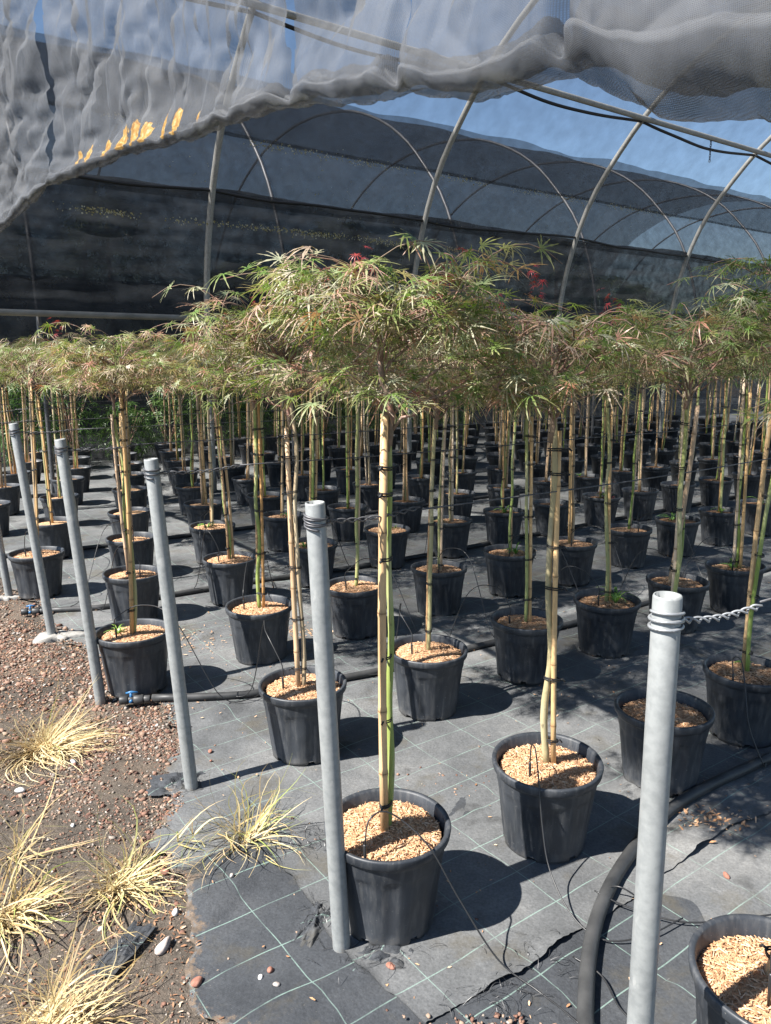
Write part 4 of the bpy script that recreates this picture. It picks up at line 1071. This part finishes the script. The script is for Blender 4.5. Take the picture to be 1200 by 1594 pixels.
# ------------------------------------------------------------------ irrigation
def pipe(name, pts, r, label, n=80, end=None):
    root = thing(name, label, 'pipe', (0, 0, 0))
    P = smooth_path(pts, n)
    obj('hose', MB().tube(P, r, 12).mesh('hose', M['pipe']), root)
    return root, P
def valve(root, p, d, blue=True):
    """end valve: body, collars, lever"""
    p = np.asarray(p, float); d = np.asarray(d, float); d /= np.linalg.norm(d)
    mb = MB()
    for a, b, r in ((-0.01, 0.03, 0.021), (0.03, 0.055, 0.0165), (0.055, 0.10, 0.023), (0.10, 0.13, 0.018)):
        mb.tube([p + d * a, p + d * (a + 0.003), p + d * (b - 0.003), p + d * b], [r * 0.9, r, r, r * 0.9], 14)
    obj('valve_body', mb.mesh('valve_body', M['pipe']), root)
    if blue:
        up = np.array([0, 0, 1.0]); side = np.cross(d, up)
        mb = MB().tube([p + d * 0.043, p + d * 0.043 + up * 0.034], 0.007, 8)
        mb.tube([p + d * 0.02 + up * 0.034, p + d * 0.043 + up * 0.038, p + d * 0.075 + up * 0.036], [0.004, 0.007, 0.004], 8)
        mb.tube([p + d * 0.045 - side * 0.026, p + d * 0.045 + side * 0.024], 0.008, 10)
        obj('valve_lever', mb.mesh('valve_lever', M['blue']), root)
Z = 0.03
r1, P1 = pipe('irrigation_pipe', [(-1.10, 3.385, Z), (-0.85, 3.40, Z), (-0.61, 3.44, Z), (-0.25, 3.60, Z), (0.01, 3.73, Z), (0.43, 4.0, Z), (1.04, 4.37, Z), (1.9, 4.95, Z), (4.2, 6.6, Z), (9, 10.1, Z)], 0.018, 'black irrigation pipe with a blue valve running behind the frontmost pots', 140)
valve(r1, (-1.235, 3.36, Z), (1, 0.13, 0))
r2, P2 = pipe('irrigation_pipe', [(-2.16, 4.67, Z), (-1.8, 4.75, Z), (-1.45, 5.0, Z), (-1.05, 5.26, Z), (-0.29, 5.68, Z), (0.5, 6.2, Z), (2.0, 7.3, Z), (8, 11.6, Z)], 0.018, 'black irrigation pipe ending by the concrete post footing', 120)
valve(r2, (-2.29, 4.645, Z), (1, 0.16, 0), True)
r3, P3 = pipe('irrigation_pipe', [(0.42, 1.20, Z), (0.455, 1.40, Z), (0.49, 1.61, Z), (0.60, 1.92, Z), (0.79, 2.22, Z), (1.08, 2.53, Z), (1.57, 2.85, Z), (2.3, 3.3, Z), (4, 4.6, Z)], 0.021, 'thick black irrigation hose curving past the nearest post', 90)
r4, P4 = pipe('irrigation_pipe', [(-3.2, 6.0, Z), (-2.5, 6.35, Z), (-1.4, 7.05, Z), (0.5, 8.3, Z), (6, 12.4, Z)], 0.018, 'faint black irrigation pipe crossing the fabric among the far left pots', 90)

def drip(root_label, pts, rad=0.0024, peg=True):
    root = thing('drip_tube', root_label, 'drip tube', (0, 0, 0), group='thin black drip tubes')
    P = smooth_path(pts, 44)
    obj('tube', MB().tube(P, rad, 6).mesh('tube', M['drip']), root)
    if peg:
        p = P[0]
        obj('peg', MB().tube([p + np.array([0.002, 0.0, -0.075]), p + np.array([0.001, 0, -0.03]), p, p + np.array([0, 0, 0.004])], [0.003, 0.0045, 0.0048, 0.003], 7).mesh('peg', M['drip']), root)
drip('drip tube sagging from the frontmost pot across the fabric towards the hose', [(-0.055, 1.815, 0.34), (-0.045, 1.835, 0.40), (-0.01, 1.855, 0.415), (0.04, 1.858, 0.39), (0.117, 1.822, 0.33), (0.194, 1.792, 0.2), (0.294, 1.741, 0.06), (0.384, 1.68, 0.025), (0.431, 1.62, 0.03), (0.47, 1.56, 0.035)])
drip('drip tube hanging down the large pot right of the frontmost pot', [(0.462, 2.255, 0.33), (0.466, 2.262, 0.39), (0.472, 2.235, 0.395), (0.472, 2.164, 0.33), (0.478, 2.11, 0.2), (0.491, 2.045, 0.10), (0.531, 1.934, 0.04), (0.601, 1.856, 0.022), (0.72, 1.86, 0.03), (0.85, 1.93, 0.03)])
drip('drip tube over the rim of the pot at the right edge', [(1.425, 2.96, 0.33), (1.43, 2.985, 0.39), (1.447, 2.95, 0.395), (1.435, 2.87, 0.31), (1.43, 2.80, 0.18), (1.47, 2.74, 0.05), (1.50, 2.78, 0.035)])
drip('drip tube standing out of the corner pot among wood chips', [(0.79, 1.36, 0.36), (0.795, 1.37, 0.42), (0.83, 1.36, 0.47), (0.90, 1.33, 0.47), (1.0, 1.30, 0.36), (1.1, 1.32, 0.10), (1.15, 1.36, 0.03)])
drip('loose drip tube lying across the fabric right of the nearest post', [(0.62, 2.02, 0.05), (0.70, 1.98, 0.03), (0.84, 1.92, 0.026), (1.0, 1.93, 0.026), (1.25, 1.97, 0.026), (1.6, 2.0, 0.026)], peg=False)
drip('loose drip tube kinked over the hose in front of the nearest post', [(0.50, 1.78, 0.035), (0.56, 1.72, 0.03), (0.58, 1.62, 0.026), (0.63, 1.56, 0.026), (0.75, 1.52, 0.026)], peg=False)
drip('loose drip tube end beside the hose, below the second row', [(0.66, 2.05, 0.04), (0.70, 2.02, 0.06), (0.76, 2.0, 0.03)], peg=False)
def gen_drip(key, ang, out, pipeP, lift, lab):
    x, y = spots[key]; rgd = random.Random(hash(key) % 999)
    p0 = np.array([x + 0.085 * math.cos(ang), y + 0.085 * math.sin(ang), 0.34])
    j = np.argmin(np.hypot(pipeP[:, 0] - x - out[0], pipeP[:, 1] - y - out[1]))
    e = pipeP[j] + np.array([0, 0, 0.012])
    d = e - p0; d[2] = 0
    sd = np.array([-d[1], d[0], 0]) * rgd.uniform(-0.35, 0.35)
    drip(lab, [p0, p0 + np.array([0, 0, 0.05]), p0 + d * 0.18 + [0, 0, lift], p0 + d * 0.45 + sd * 0.7 + [0, 0, lift * 0.75], np.array([*(p0 + d * 0.75 + sd)[:2], 0.08]), np.array([*(p0 + d * 0.93 + sd * 0.5)[:2], 0.03]), e])
for key, ang, out, pp, lift in (((0,1), 3.4, (-0.5, 0.3), P1, 0.16), ((-1,2), 3.8, (0.6, 0.0), P1, 0.12), ((0,2), 3.5, (0.3, 0.6), P2, 0.16), ((0,3), 3.9, (-0.45, 0.1), P2, 0.15), ((1,1), 3.6, (-0.3, 0.2), P1, 0.13), ((1,2), 4.0, (0.35, 0.1), P1, 0.15),
                               ((2,1), 3.3, (-0.45, 0.2), P1, 0.14), ((2,2), 4.6, (0.2, -0.5), P1, 0.13), ((3,1), 3.9, (-0.4, -0.1), P1, 0.14), ((-1,3), 5.6, (-0.3, 0.1), P2, 0.13), ((-1,4), 5.2, (-0.2, -0.4), P2, 0.13), ((-2,4), 4.2, (-0.3, -0.2), P2, 0.14), ((-2,5), 5.0, (0.3, -0.5), P2, 0.15),
                               ((3,2), 4.5, (0.3, -0.3), P1, 0.13), ((4,1), 4.2, (-0.4, 0.0), P1, 0.15), ((5,1), 4.0, (-0.5, -0.3), P1, 0.16), ((4,2), 4.4, (0.3, -0.5), P1, 0.12), ((1,3), 4.3, (0.4, 0.3), P2, 0.12), ((0,4), 4.2, (0.3, -0.5), P2, 0.12), ((5,2), 5.4, (0.3, -0.6), P1, 0.12), ((3,3), 3.3, (-0.4, 0.1), P2, 0.15), ((4,3), 5.2, (0.4, 0.1), P2, 0.13)):
    kk = sorted(byrow[key[1]]).index(key[0])
    gen_drip(key, ang, out, pp, lift, 'drip tube looping out of the %s pot along the %s' % (ORD[kk], ROWNAME[key[1]]))

# ------------------------------------------------------------------ stones, gravel, litter
ico_v = []; ph_ = (1 + 5 ** .5) / 2
for a_, b_ in ((1, ph_), (-1, ph_), (1, -ph_), (-1, -ph_)):
    ico_v += [(0, a_, b_), (a_, b_, 0), (b_, 0, a_)]
ico_v = np.array(ico_v) / math.sqrt(1 + ph_ ** 2)
from itertools import combinations
ico_t = []
for c3 in combinations(range(12), 3):
    p = ico_v[list(c3)]
    if all(abs(np.linalg.norm(p[i] - p[j]) - 1.0515) < 0.02 for i, j in ((0, 1), (1, 2), (0, 2))):
        nrm = np.cross(p[1] - p[0], p[2] - p[0]); ico_t.append(c3 if nrm @ p.mean(0) > 0 else (c3[0], c3[2], c3[1]))
ico_t = np.array(ico_t)
def stones_mesh(name, pos, size, seed, m, squash=0.7):
    rng = np.random.default_rng(seed); n = len(pos)
    V = ico_v[None] * (1 + rng.uniform(-0.55, 0.30, (n, 12, 1)))
    V = V * (size[:, None, None] * np.stack([rng.uniform(.75, 1.35, n), rng.uniform(.7, 1.1, n), rng.uniform(.45, .9, n) * squash / 0.7], -1)[:, None])
    a = rng.uniform(0, 6.28, n); ca, sa = np.cos(a)[:, None], np.sin(a)[:, None]
    X = V[..., 0] * ca - V[..., 1] * sa; Y = V[..., 0] * sa + V[..., 1] * ca
    V = np.stack([X, Y, V[..., 2]], -1) + pos[:, None]
    return MB().add(V.reshape(-1, 3), (ico_t[None] + (np.arange(n) * 12)[:, None, None]).reshape(-1, 3)).mesh(name, m, False)
rng = np.random.default_rng(11)
def scatter(n, x0, x1, y0, y1, dens):
    x = rng.uniform(x0, x1, n); y = rng.uniform(y0, y1, n)
    k = rng.uniform(0, 1, n) < dens(x, y)
    return x[k], y[k]
def soil_mask(x, y):
    s, t = to_st(x, y); return (s < edge_s(t) + 0.10 * vnoise(x * 9, y * 9, 77) ** 2)
def dens(x, y):
    d = 0.10 + 1.4 * np.exp(-((x + 0.98) ** 2 / 0.09 + (y - 2.80) ** 2 / 0.28)) + 0.8 * np.exp(-((x + 1.6) ** 2 / 0.25 + (y - 3.9) ** 2 / 0.35)) + 1.1 * np.exp(-((x + 0.72) ** 2 / 0.05 + (y - 2.38) ** 2 / 0.07)) + 0.55 * np.exp(-((x + 0.42) ** 2 / 0.02 + (y - 1.62) ** 2 / 0.03)) + 0.5 * np.exp(-((x + 2.3) ** 2 / 0.3 + (y - 4.6) ** 2 / 0.3))
    return np.clip(d, 0, 1) * soil_mask(x, y) * np.clip(fbm(x * 5, y * 5, 21, 3) * 2 - 0.25, 0.05, 1)
x, y = scatter(230000, -3.2, 0.2, 1.2, 5.6, dens)
sz = np.clip(rng.lognormal(-5.6, 0.55, len(x)), 0.0016, 0.016) * np.clip(np.hypot(x, y) / 3.2, 0.75, 1.2)
tag(obj('gravel', stones_mesh('gravel', np.stack([x, y, np.maximum(ground_h(x, y), np.where(to_st(x, y)[0] > edge_s(to_st(x, y)[1]), 0.012, -1)) + sz * 0.25], -1), sz, 1, M['gravel'])), 'reddish brown lava gravel on bare soil', 'gravel', kind='stuff')
# bark crumbs on the soil, chips blown over the fabric
x, y = scatter(60000, -3.2, 0.2, 1.2, 5.4, lambda x, y: 0.75 * soil_mask(x, y) * np.clip(fbm(x * 3, y * 3, 27, 3) * 2.4 - 0.7, 0.05, 1))
def flakes(name, x, y, z, m, lo, hi, seed):
    rg_ = np.random.default_rng(seed); n = len(x)
    L = rg_.uniform(lo, hi, n); W = L * rg_.uniform(0.2, 0.5, n); a = rg_.uniform(0, 6.28, n); tl = rg_.normal(0, 0.3, n)
    b = np.array([(-1, -.6, 0), (0.2, -1, 0.25), (1, 0.1, 0), (0.1, 1, 0.2), (-0.9, 0.5, -0.05)])
    V = b[None] * np.stack([L, W, L * 0.4], -1)[:, None]
    V[..., 2] += V[..., 0] * tl[:, None]
    ca, sa = np.cos(a)[:, None], np.sin(a)[:, None]
    P = np.stack([V[..., 0] * ca - V[..., 1] * sa + x[:, None], V[..., 0] * sa + V[..., 1] * ca + y[:, None], V[..., 2] + z[:, None]], -1)
    T = np.array([(0, 1, 2), (0, 2, 3), (0, 3, 4)])
    return MB().add(P.reshape(-1, 3), (T[None] + (np.arange(n) * 5)[:, None, None]).reshape(-1, 3)).mesh(name, m, False)
tag(obj('bark_crumbs', flakes('bark_crumbs', x, y, np.maximum(ground_h(x, y), np.where(to_st(x, y)[0] > edge_s(to_st(x, y)[1]), 0.012, -1)) + 0.004, M['bark_crumb'], 0.0025, 0.009, 2)), 'brown bark crumbs strewn over bare soil', 'bark litter', kind='stuff')
x, y = scatter(2600, -2.4, 3.0, 1.3, 6.5, lambda x, y: ~soil_mask(x, y) * np.clip(fbm(x * 2.1, y * 2.1, 23, 3) * 2.6 - 0.85, 0.06, 1))
s_, t_ = to_st(x, y)
tag(obj('chip_litter', flakes('chip_litter', x, y, fabric_z(s_, t_) + 0.007, M['chips'], 0.002, 0.0085, 3)), 'wood chips and bits blown over the ground fabric', 'litter', kind='stuff')
x, y = scatter(900, -1.0, 0.4, 1.3, 3.0, lambda x, y: ~soil_mask(x, y) * np.clip(fbm(x * 3, y * 3, 29, 3) * 3 - 1.5, 0.01, 1))
s_, t_ = to_st(x, y); sz = rng.uniform(0.0025, 0.007, len(x))
tag(obj('grit', stones_mesh('grit', np.stack([x, y, fabric_z(s_, t_) + sz * 0.4], -1), sz, 4, M['gravel'])), 'loose pale grit on the fabric near the soil edge', 'grit', kind='stuff')
# pile of red gravel at the frayed lap
n = 420; x = rng.normal(0.25, 0.09, n); y = rng.normal(1.535, 0.03, n); sz = rng.uniform(0.002, 0.008, n)
s_, t_ = to_st(x, y)
tag(obj('gravel', stones_mesh('gravel', np.stack([x, y, fabric_z(s_, t_) + sz * 0.6 + rng.uniform(0, .012, n)], -1), sz, 5, M['gravel'])), 'patch of red and white gravel showing at the frayed fabric edge', 'gravel', kind='stuff')
STONES = [((-0.615, 1.85), 0.034, 'stone_grey', 'large flat pinkish grey stone on soil below the dry tufts'), ((-1.367, 2.62), 0.021, 'stone_white', 'round white pebble near the large dry tuft at left'),
          ((-0.487, 1.715), 0.022, 'stone_red', 'rounded reddish stone near the bottom fabric edge'), ((-0.305, 1.752), 0.018, 'stone_red', 'red stone on the fabric with white pebbles beside it'),
          ((-0.325, 1.728), 0.010, 'stone_white', 'small white pebble touching the red stone on the fabric'), ((-0.718, 2.899), 0.015, 'stone_red', 'pinkish stone lying on fabric beside the third post'),
          ((-0.475, 2.113), 0.015, 'stone_grey', 'brownish stone on fabric below the green dry tuft'), ((1.065, 2.13), 0.019, 'stone_red', 'single red stone on the fabric right of the nearest post'),
          ((0.015, 1.765), 0.019, 'stone_red', 'red stone by the foot of the frontmost pot'), ((-1.09, 2.415), 0.012, 'stone_white', 'small white pebble on bare soil between the tufts'),
          ((-1.25, 2.825), 0.020, 'stone_white', 'flat pale stone beside the large dry tuft'), ((-0.28, 1.696), 0.014, 'stone_grey', 'mottled pebble on the fabric grid near the bottom'),
          ((-0.70, 2.83), 0.013, 'stone_red', 'lower of two pinkish stones beside the third post'), ((-0.62, 1.99), 0.018, 'stone_white', 'whitish stone at the edge of the middle dry tuft'),
          ((-0.93, 1.74), 0.012, 'stone_white', 'white pebble near the bottom left dry tuft'), ((-1.72, 7.2), 0.05, 'stone_white', 'white stone on the fabric beyond the left pots'),
          ((-0.70, 2.17), 0.024, 'stone_red', 'reddish brown stone inside the middle dry tuft')]
for k, ((sx_, sy_), r, mt, lab) in enumerate(STONES):
    s_, t_ = to_st(sx_, sy_)
    z = float(ground_h(np.array(sx_), np.array(sy_))) if soil_mask(np.array(sx_), np.array(sy_)) else float(fabric_z(np.array(s_), np.array(t_)))
    me = stones_mesh('stone', np.zeros((1, 3)), np.array([r]), 600 + k, M[mt])
    o = obj('stone', me, None, (sx_, sy_, z + r * 0.35)); md = o.modifiers.new('round', 'SUBSURF'); md.levels = 1; md.render_levels = 1
    tag(o, lab, 'stone', 'loose stones')

# ------------------------------------------------------------------ dry grass tufts
def tuft(x, y, n, L, spread, green, seed, label, flat=0.0):
    rng = np.random.default_rng(seed); mb = MB()
    for i in range(n):
        a = rng.uniform(0, 6.283); l = L * rng.uniform(0.35, 1.0); w = rng.uniform(0.0009, 0.0028)
        el = np.clip(rng.normal(0.36, 0.42) * spread, 0.03, 1.35)        # starting elevation of the blade
        sag = rng.uniform(0.3, 1.5)
        f = np.linspace(0, 1, 8); ds = l / 7
        th = el - sag * f ** 1.4
        if rng.random() < 0.25: th = th - (f > rng.uniform(0.4, 0.8)) * rng.uniform(0.5, 1.2)
        r = np.concatenate([[0], np.cumsum(np.cos(th[:-1]) * ds)]); z = np.concatenate([[0], np.cumsum(np.sin(th[:-1]) * ds)])
        a2 = a + rng.normal(0, 0.45) * f + rng.normal(0, 0.5) * f ** 3
        c = np.stack([r * np.cos(a2), r * np.sin(a2), np.maximum(z, 0.003 + 0.006 * rng.random())], -1) + np.array([rng.normal(0, .03), rng.normal(0, .03), 0])
        nn = np.stack([-np.sin(a2 + 0.3), np.cos(a2 + 0.3), 0.45 + 0 * a2], -1)
        ww = (w * (1 - f ** 2 * 0.92))[:, None]
        g = (rng.random() < green) * rng.uniform(0.4, 1.0) * np.clip(f * 1.6, 0, 1)
        mb.add(np.concatenate([c + nn * ww, c - nn * ww]), None, [(j, j + 1, 8 + j + 1, 8 + j) for j in range(7)], np.tile(g, 2))
    z = float(ground_h(np.array(x), np.array(y)))
    root = thing('grass_tuft', label, 'grass tuft', (x, y, z), group='dry grass tufts')
    b = obj('blades', mb.mesh('blades', M['grass'], True, 'green'), root); b['kind'] = 'stuff'
tuft(-0.46, 2.33, 250, 0.34, 0.85, 0.42, 1, 'half green dry grass tuft in front of the third post')
tuft(-1.42, 2.95, 420, 0.40, 0.72, 0.04, 2, 'largest straw coloured grass tuft at the left edge')
tuft(-0.82, 2.11, 170, 0.34, 0.85, 0.20, 3, 'sparse yellow grass tuft in the middle of the bare soil')
tuft(-1.10, 1.98, 160, 0.32, 0.9, 0.12, 4, 'yellow grass tuft at the left edge below the pebble')
tuft(-0.80, 1.57, 200, 0.33, 1.0, 0.0, 5, 'bleached grass tuft in the bottom left corner')
tuft(-1.20, 2.24, 34, 0.34, 1.2, 0.25, 6, 'thin wispy grass tuft above the lower left tuft')
tuft(-0.68, 2.32, 22, 0.28, 1.2, 0.5, 7, 'few thin green grass blades left of the half green tuft')

# ------------------------------------------------------------------ torn fabric scraps
def scrap(x, y, w, l, rz, h, seed, label, m='fabric_new'):
    u, v = np.meshgrid(np.linspace(-1, 1, 40), np.linspace(-1, 1, 34), indexing='ij')
    rr = 1 + 0.35 * (fbm(u * 2 + seed, v * 2, seed, 3) - 0.5)
    X = u * w * rr; Y = v * l * rr
    Zz = h * np.abs(fbm(u * 2.2 + seed, v * 1.6, seed + 3, 4) - 0.42) * 2.6 * np.clip(1.25 - np.maximum(np.abs(u), np.abs(v)), 0.15, 1) + 0.004
    o = obj('fabric_scrap', MB().add(np.stack([X, Y, Zz], -1), None, grid_quads(40, 34)).mesh('fabric_scrap', M[m]), None, (x, y, 0.006), (0, 0, rz))
    tag(o, label, 'fabric scrap')
scrap(-0.02, 1.80, 0.11, 0.06, 0.15, 0.026, 3, 'crumpled frayed fabric bunched at the foot of the second post')
scrap(-0.20, 1.93, 0.04, 0.10, -0.35, 0.028, 8, 'torn black fabric tongue left of the second post')
scrap(-0.72, 1.83, 0.035, 0.10, -0.3, 0.014, 5, 'shredded dark net scrap lying on bare soil')
scrap(-0.78, 2.68, 0.11, 0.07, 0.2, 0.03, 6, 'frayed fabric corner beside the third post')

# frayed threads along the fabric edges, and a drift of dead leaves and twigs by the hose
def frays(spots_, n, seed, label):
    rng = np.random.default_rng(seed); mb = MB()
    for i in range(n):
        cx, cy, sx_, sy_ = spots_[rng.integers(len(spots_))]
        p = np.array([rng.normal(cx, sx_), rng.normal(cy, sy_)]); a = rng.uniform(0, 6.28); L = rng.uniform(0.02, 0.08)
        f = np.linspace(0, 1, 7); aa = a + rng.normal(0, 1.3) * f
        q = p + np.cumsum(np.stack([np.cos(aa), np.sin(aa)], -1), 0) * L / 7
        s_, t_ = to_st(q[:, 0], q[:, 1]); z = fabric_z(s_, t_) + 0.006 + 0.02 * rng.random() * np.sin(f * 3.1)
        nn = np.stack([-np.sin(aa), np.cos(aa), 0.5 + 0 * aa], -1) * rng.uniform(0.0003, 0.0008)
        c = np.concatenate([q, z[:, None]], 1)
        mb.add(np.concatenate([c + nn, c - nn]), None, [(j, j + 1, 8 + j, 7 + j) for j in range(6)])
    tag(obj('frayed_threads', mb.mesh('frayed_threads', M['drip'])), label, 'threads', kind='stuff')
frays([(-0.19, 1.93, .03, .05), (-0.03, 1.80, .06, .03), (-0.27, 2.30, .05, .02), (-0.18, 2.34, .05, .03), (0.28, 1.66, .06, .03), (0.40, 1.80, .05, .04), (-0.79, 2.66, .03, .03), (-0.72, 1.83, .02, .04)], 300, 31, 'black frayed threads of torn ground fabric')
rng = np.random.default_rng(41)
lx = rng.normal(1.16, 0.07, 120); ly = rng.normal(2.43, 0.04, 120); s_, t_ = to_st(lx, ly)
tag(obj('leaf_litter', flakes('leaf_litter', lx, ly, fabric_z(s_, t_) + 0.008, M['chips'], 0.003, 0.013, 6)), 'drift of dead leaves and twigs beside the hose', 'leaf litter', kind='stuff')
lx = np.concatenate([rng.normal(-0.62, 0.16, 260), rng.normal(-1.30, 0.2, 260)]); ly = np.concatenate([rng.normal(4.35, 0.06, 260), rng.normal(4.15, 0.12, 260)]); s_, t_ = to_st(lx, ly)
tag(obj('spilled_mulch', flakes('spilled_mulch', lx, ly, fabric_z(s_, t_) + 0.007, M['chips'], 0.004, 0.012, 7)), 'spilled mulch on the fabric between the left pots', 'mulch', kind='stuff')

# ------------------------------------------------------------------ leafy shrubs in the shade beyond
def shrub(x, y, h, w, seed, label):
    rng = np.random.default_rng(seed); n = 420
    root = thing('shrub', label, 'shrub', (x, y, 0), group='leafy shrubs beyond the pots')
    br, lf = MB(), MB()
    for i in range(9):
        a = rng.uniform(0, 6.28); p = [(0, 0, 0), (0.1 * w * math.cos(a), 0.1 * w * math.sin(a), h * 0.35), (0.35 * w * math.cos(a), 0.35 * w * math.sin(a), h * rng.uniform(0.6, 0.95))]
        br.tube(smooth_path(p, 8), np.linspace(0.014, 0.004, 8), 5)
    a = rng.uniform(0, 6.28, n); zz = rng.uniform(0.12, 1.0, n); rr = w * 0.5 * np.sqrt(rng.uniform(0.1, 1, n)) * np.sin(np.clip(zz * 2.6 + 0.3, 0.3, 2.9)) * (0.75 + 0.5 * vnoise(a * 1.5, zz * 5, seed))
    scatter_leaves(lf, np.stack([rr * np.cos(a), rr * np.sin(a), zz * h], -1), a + rng.normal(0, .6, n), rng.normal(0.5, .4, n), rng.normal(0, .4, n), rng.uniform(0.10, 0.2, n), LOW_T, rng)
    obj('stems', br.mesh('stems', M['twig']), root)
    f = obj('foliage', lf.mesh('foliage', M['leaf_shrub'], True, 'tip'), root); f['kind'] = 'stuff'
for k in range(12):
    s = 2.3 + 0.75 * k
    t = 12.2 + (k % 2) * 0.15
    p = TS(s, t)
    if abs(p[0]) / p[1] < 0.62:
        shrub(p[0], p[1], 1.25 + 0.35 * math.sin(k * 2.1), 0.95, 900 + k, 'dark leafy shrub, %s from the left in the shade beyond the pots' % ORD[k])
# belt of trees behind the tunnels
def far_tree(s, t, h, w, seed, label):
    rng = np.random.default_rng(seed); n = 1500
    p = TS(s, t); root = thing('windbreak_tree', label, 'tree', (p[0], p[1], 0), group='dark trees behind the tunnels')
    obj('trunk', MB().tube([(0, 0, 0), (0.05, 0, h * 0.4), (0, 0.05, h * 0.9)], [0.14, 0.10, 0.03], 8).mesh('trunk', M['twig']), root)
    a = rng.uniform(0, 6.28, n); zz = rng.uniform(0.1, 1, n); rr = w * 0.5 * np.sqrt(rng.uniform(0.15, 1, n)) * np.sqrt(np.clip(1.02 - zz ** 2.2, 0, 1)) * (0.7 + 0.6 * vnoise(a * 1.6, zz * 5, seed))
    lf = MB()
    scatter_leaves(lf, np.stack([rr * np.cos(a), rr * np.sin(a), zz * h], -1), a + rng.normal(0, .7, n), rng.normal(0.4, .5, n), rng.normal(0, .5, n), rng.uniform(0.25, 0.55, n), LOW_T, rng)
    f = obj('crown', lf.mesh('crown', M['leaf_green'], True, 'tip'), root); f['kind'] = 'stuff'
for k in range(9):
    far_tree(3.5 + 3.3 * k, 21.5 + 0.8 * math.sin(k * 1.7), 5.2 + 0.9 * math.sin(k * 2.3), 4.4, 950 + k, 'dark tree behind the tunnels, %s from the left' % ORD[k])
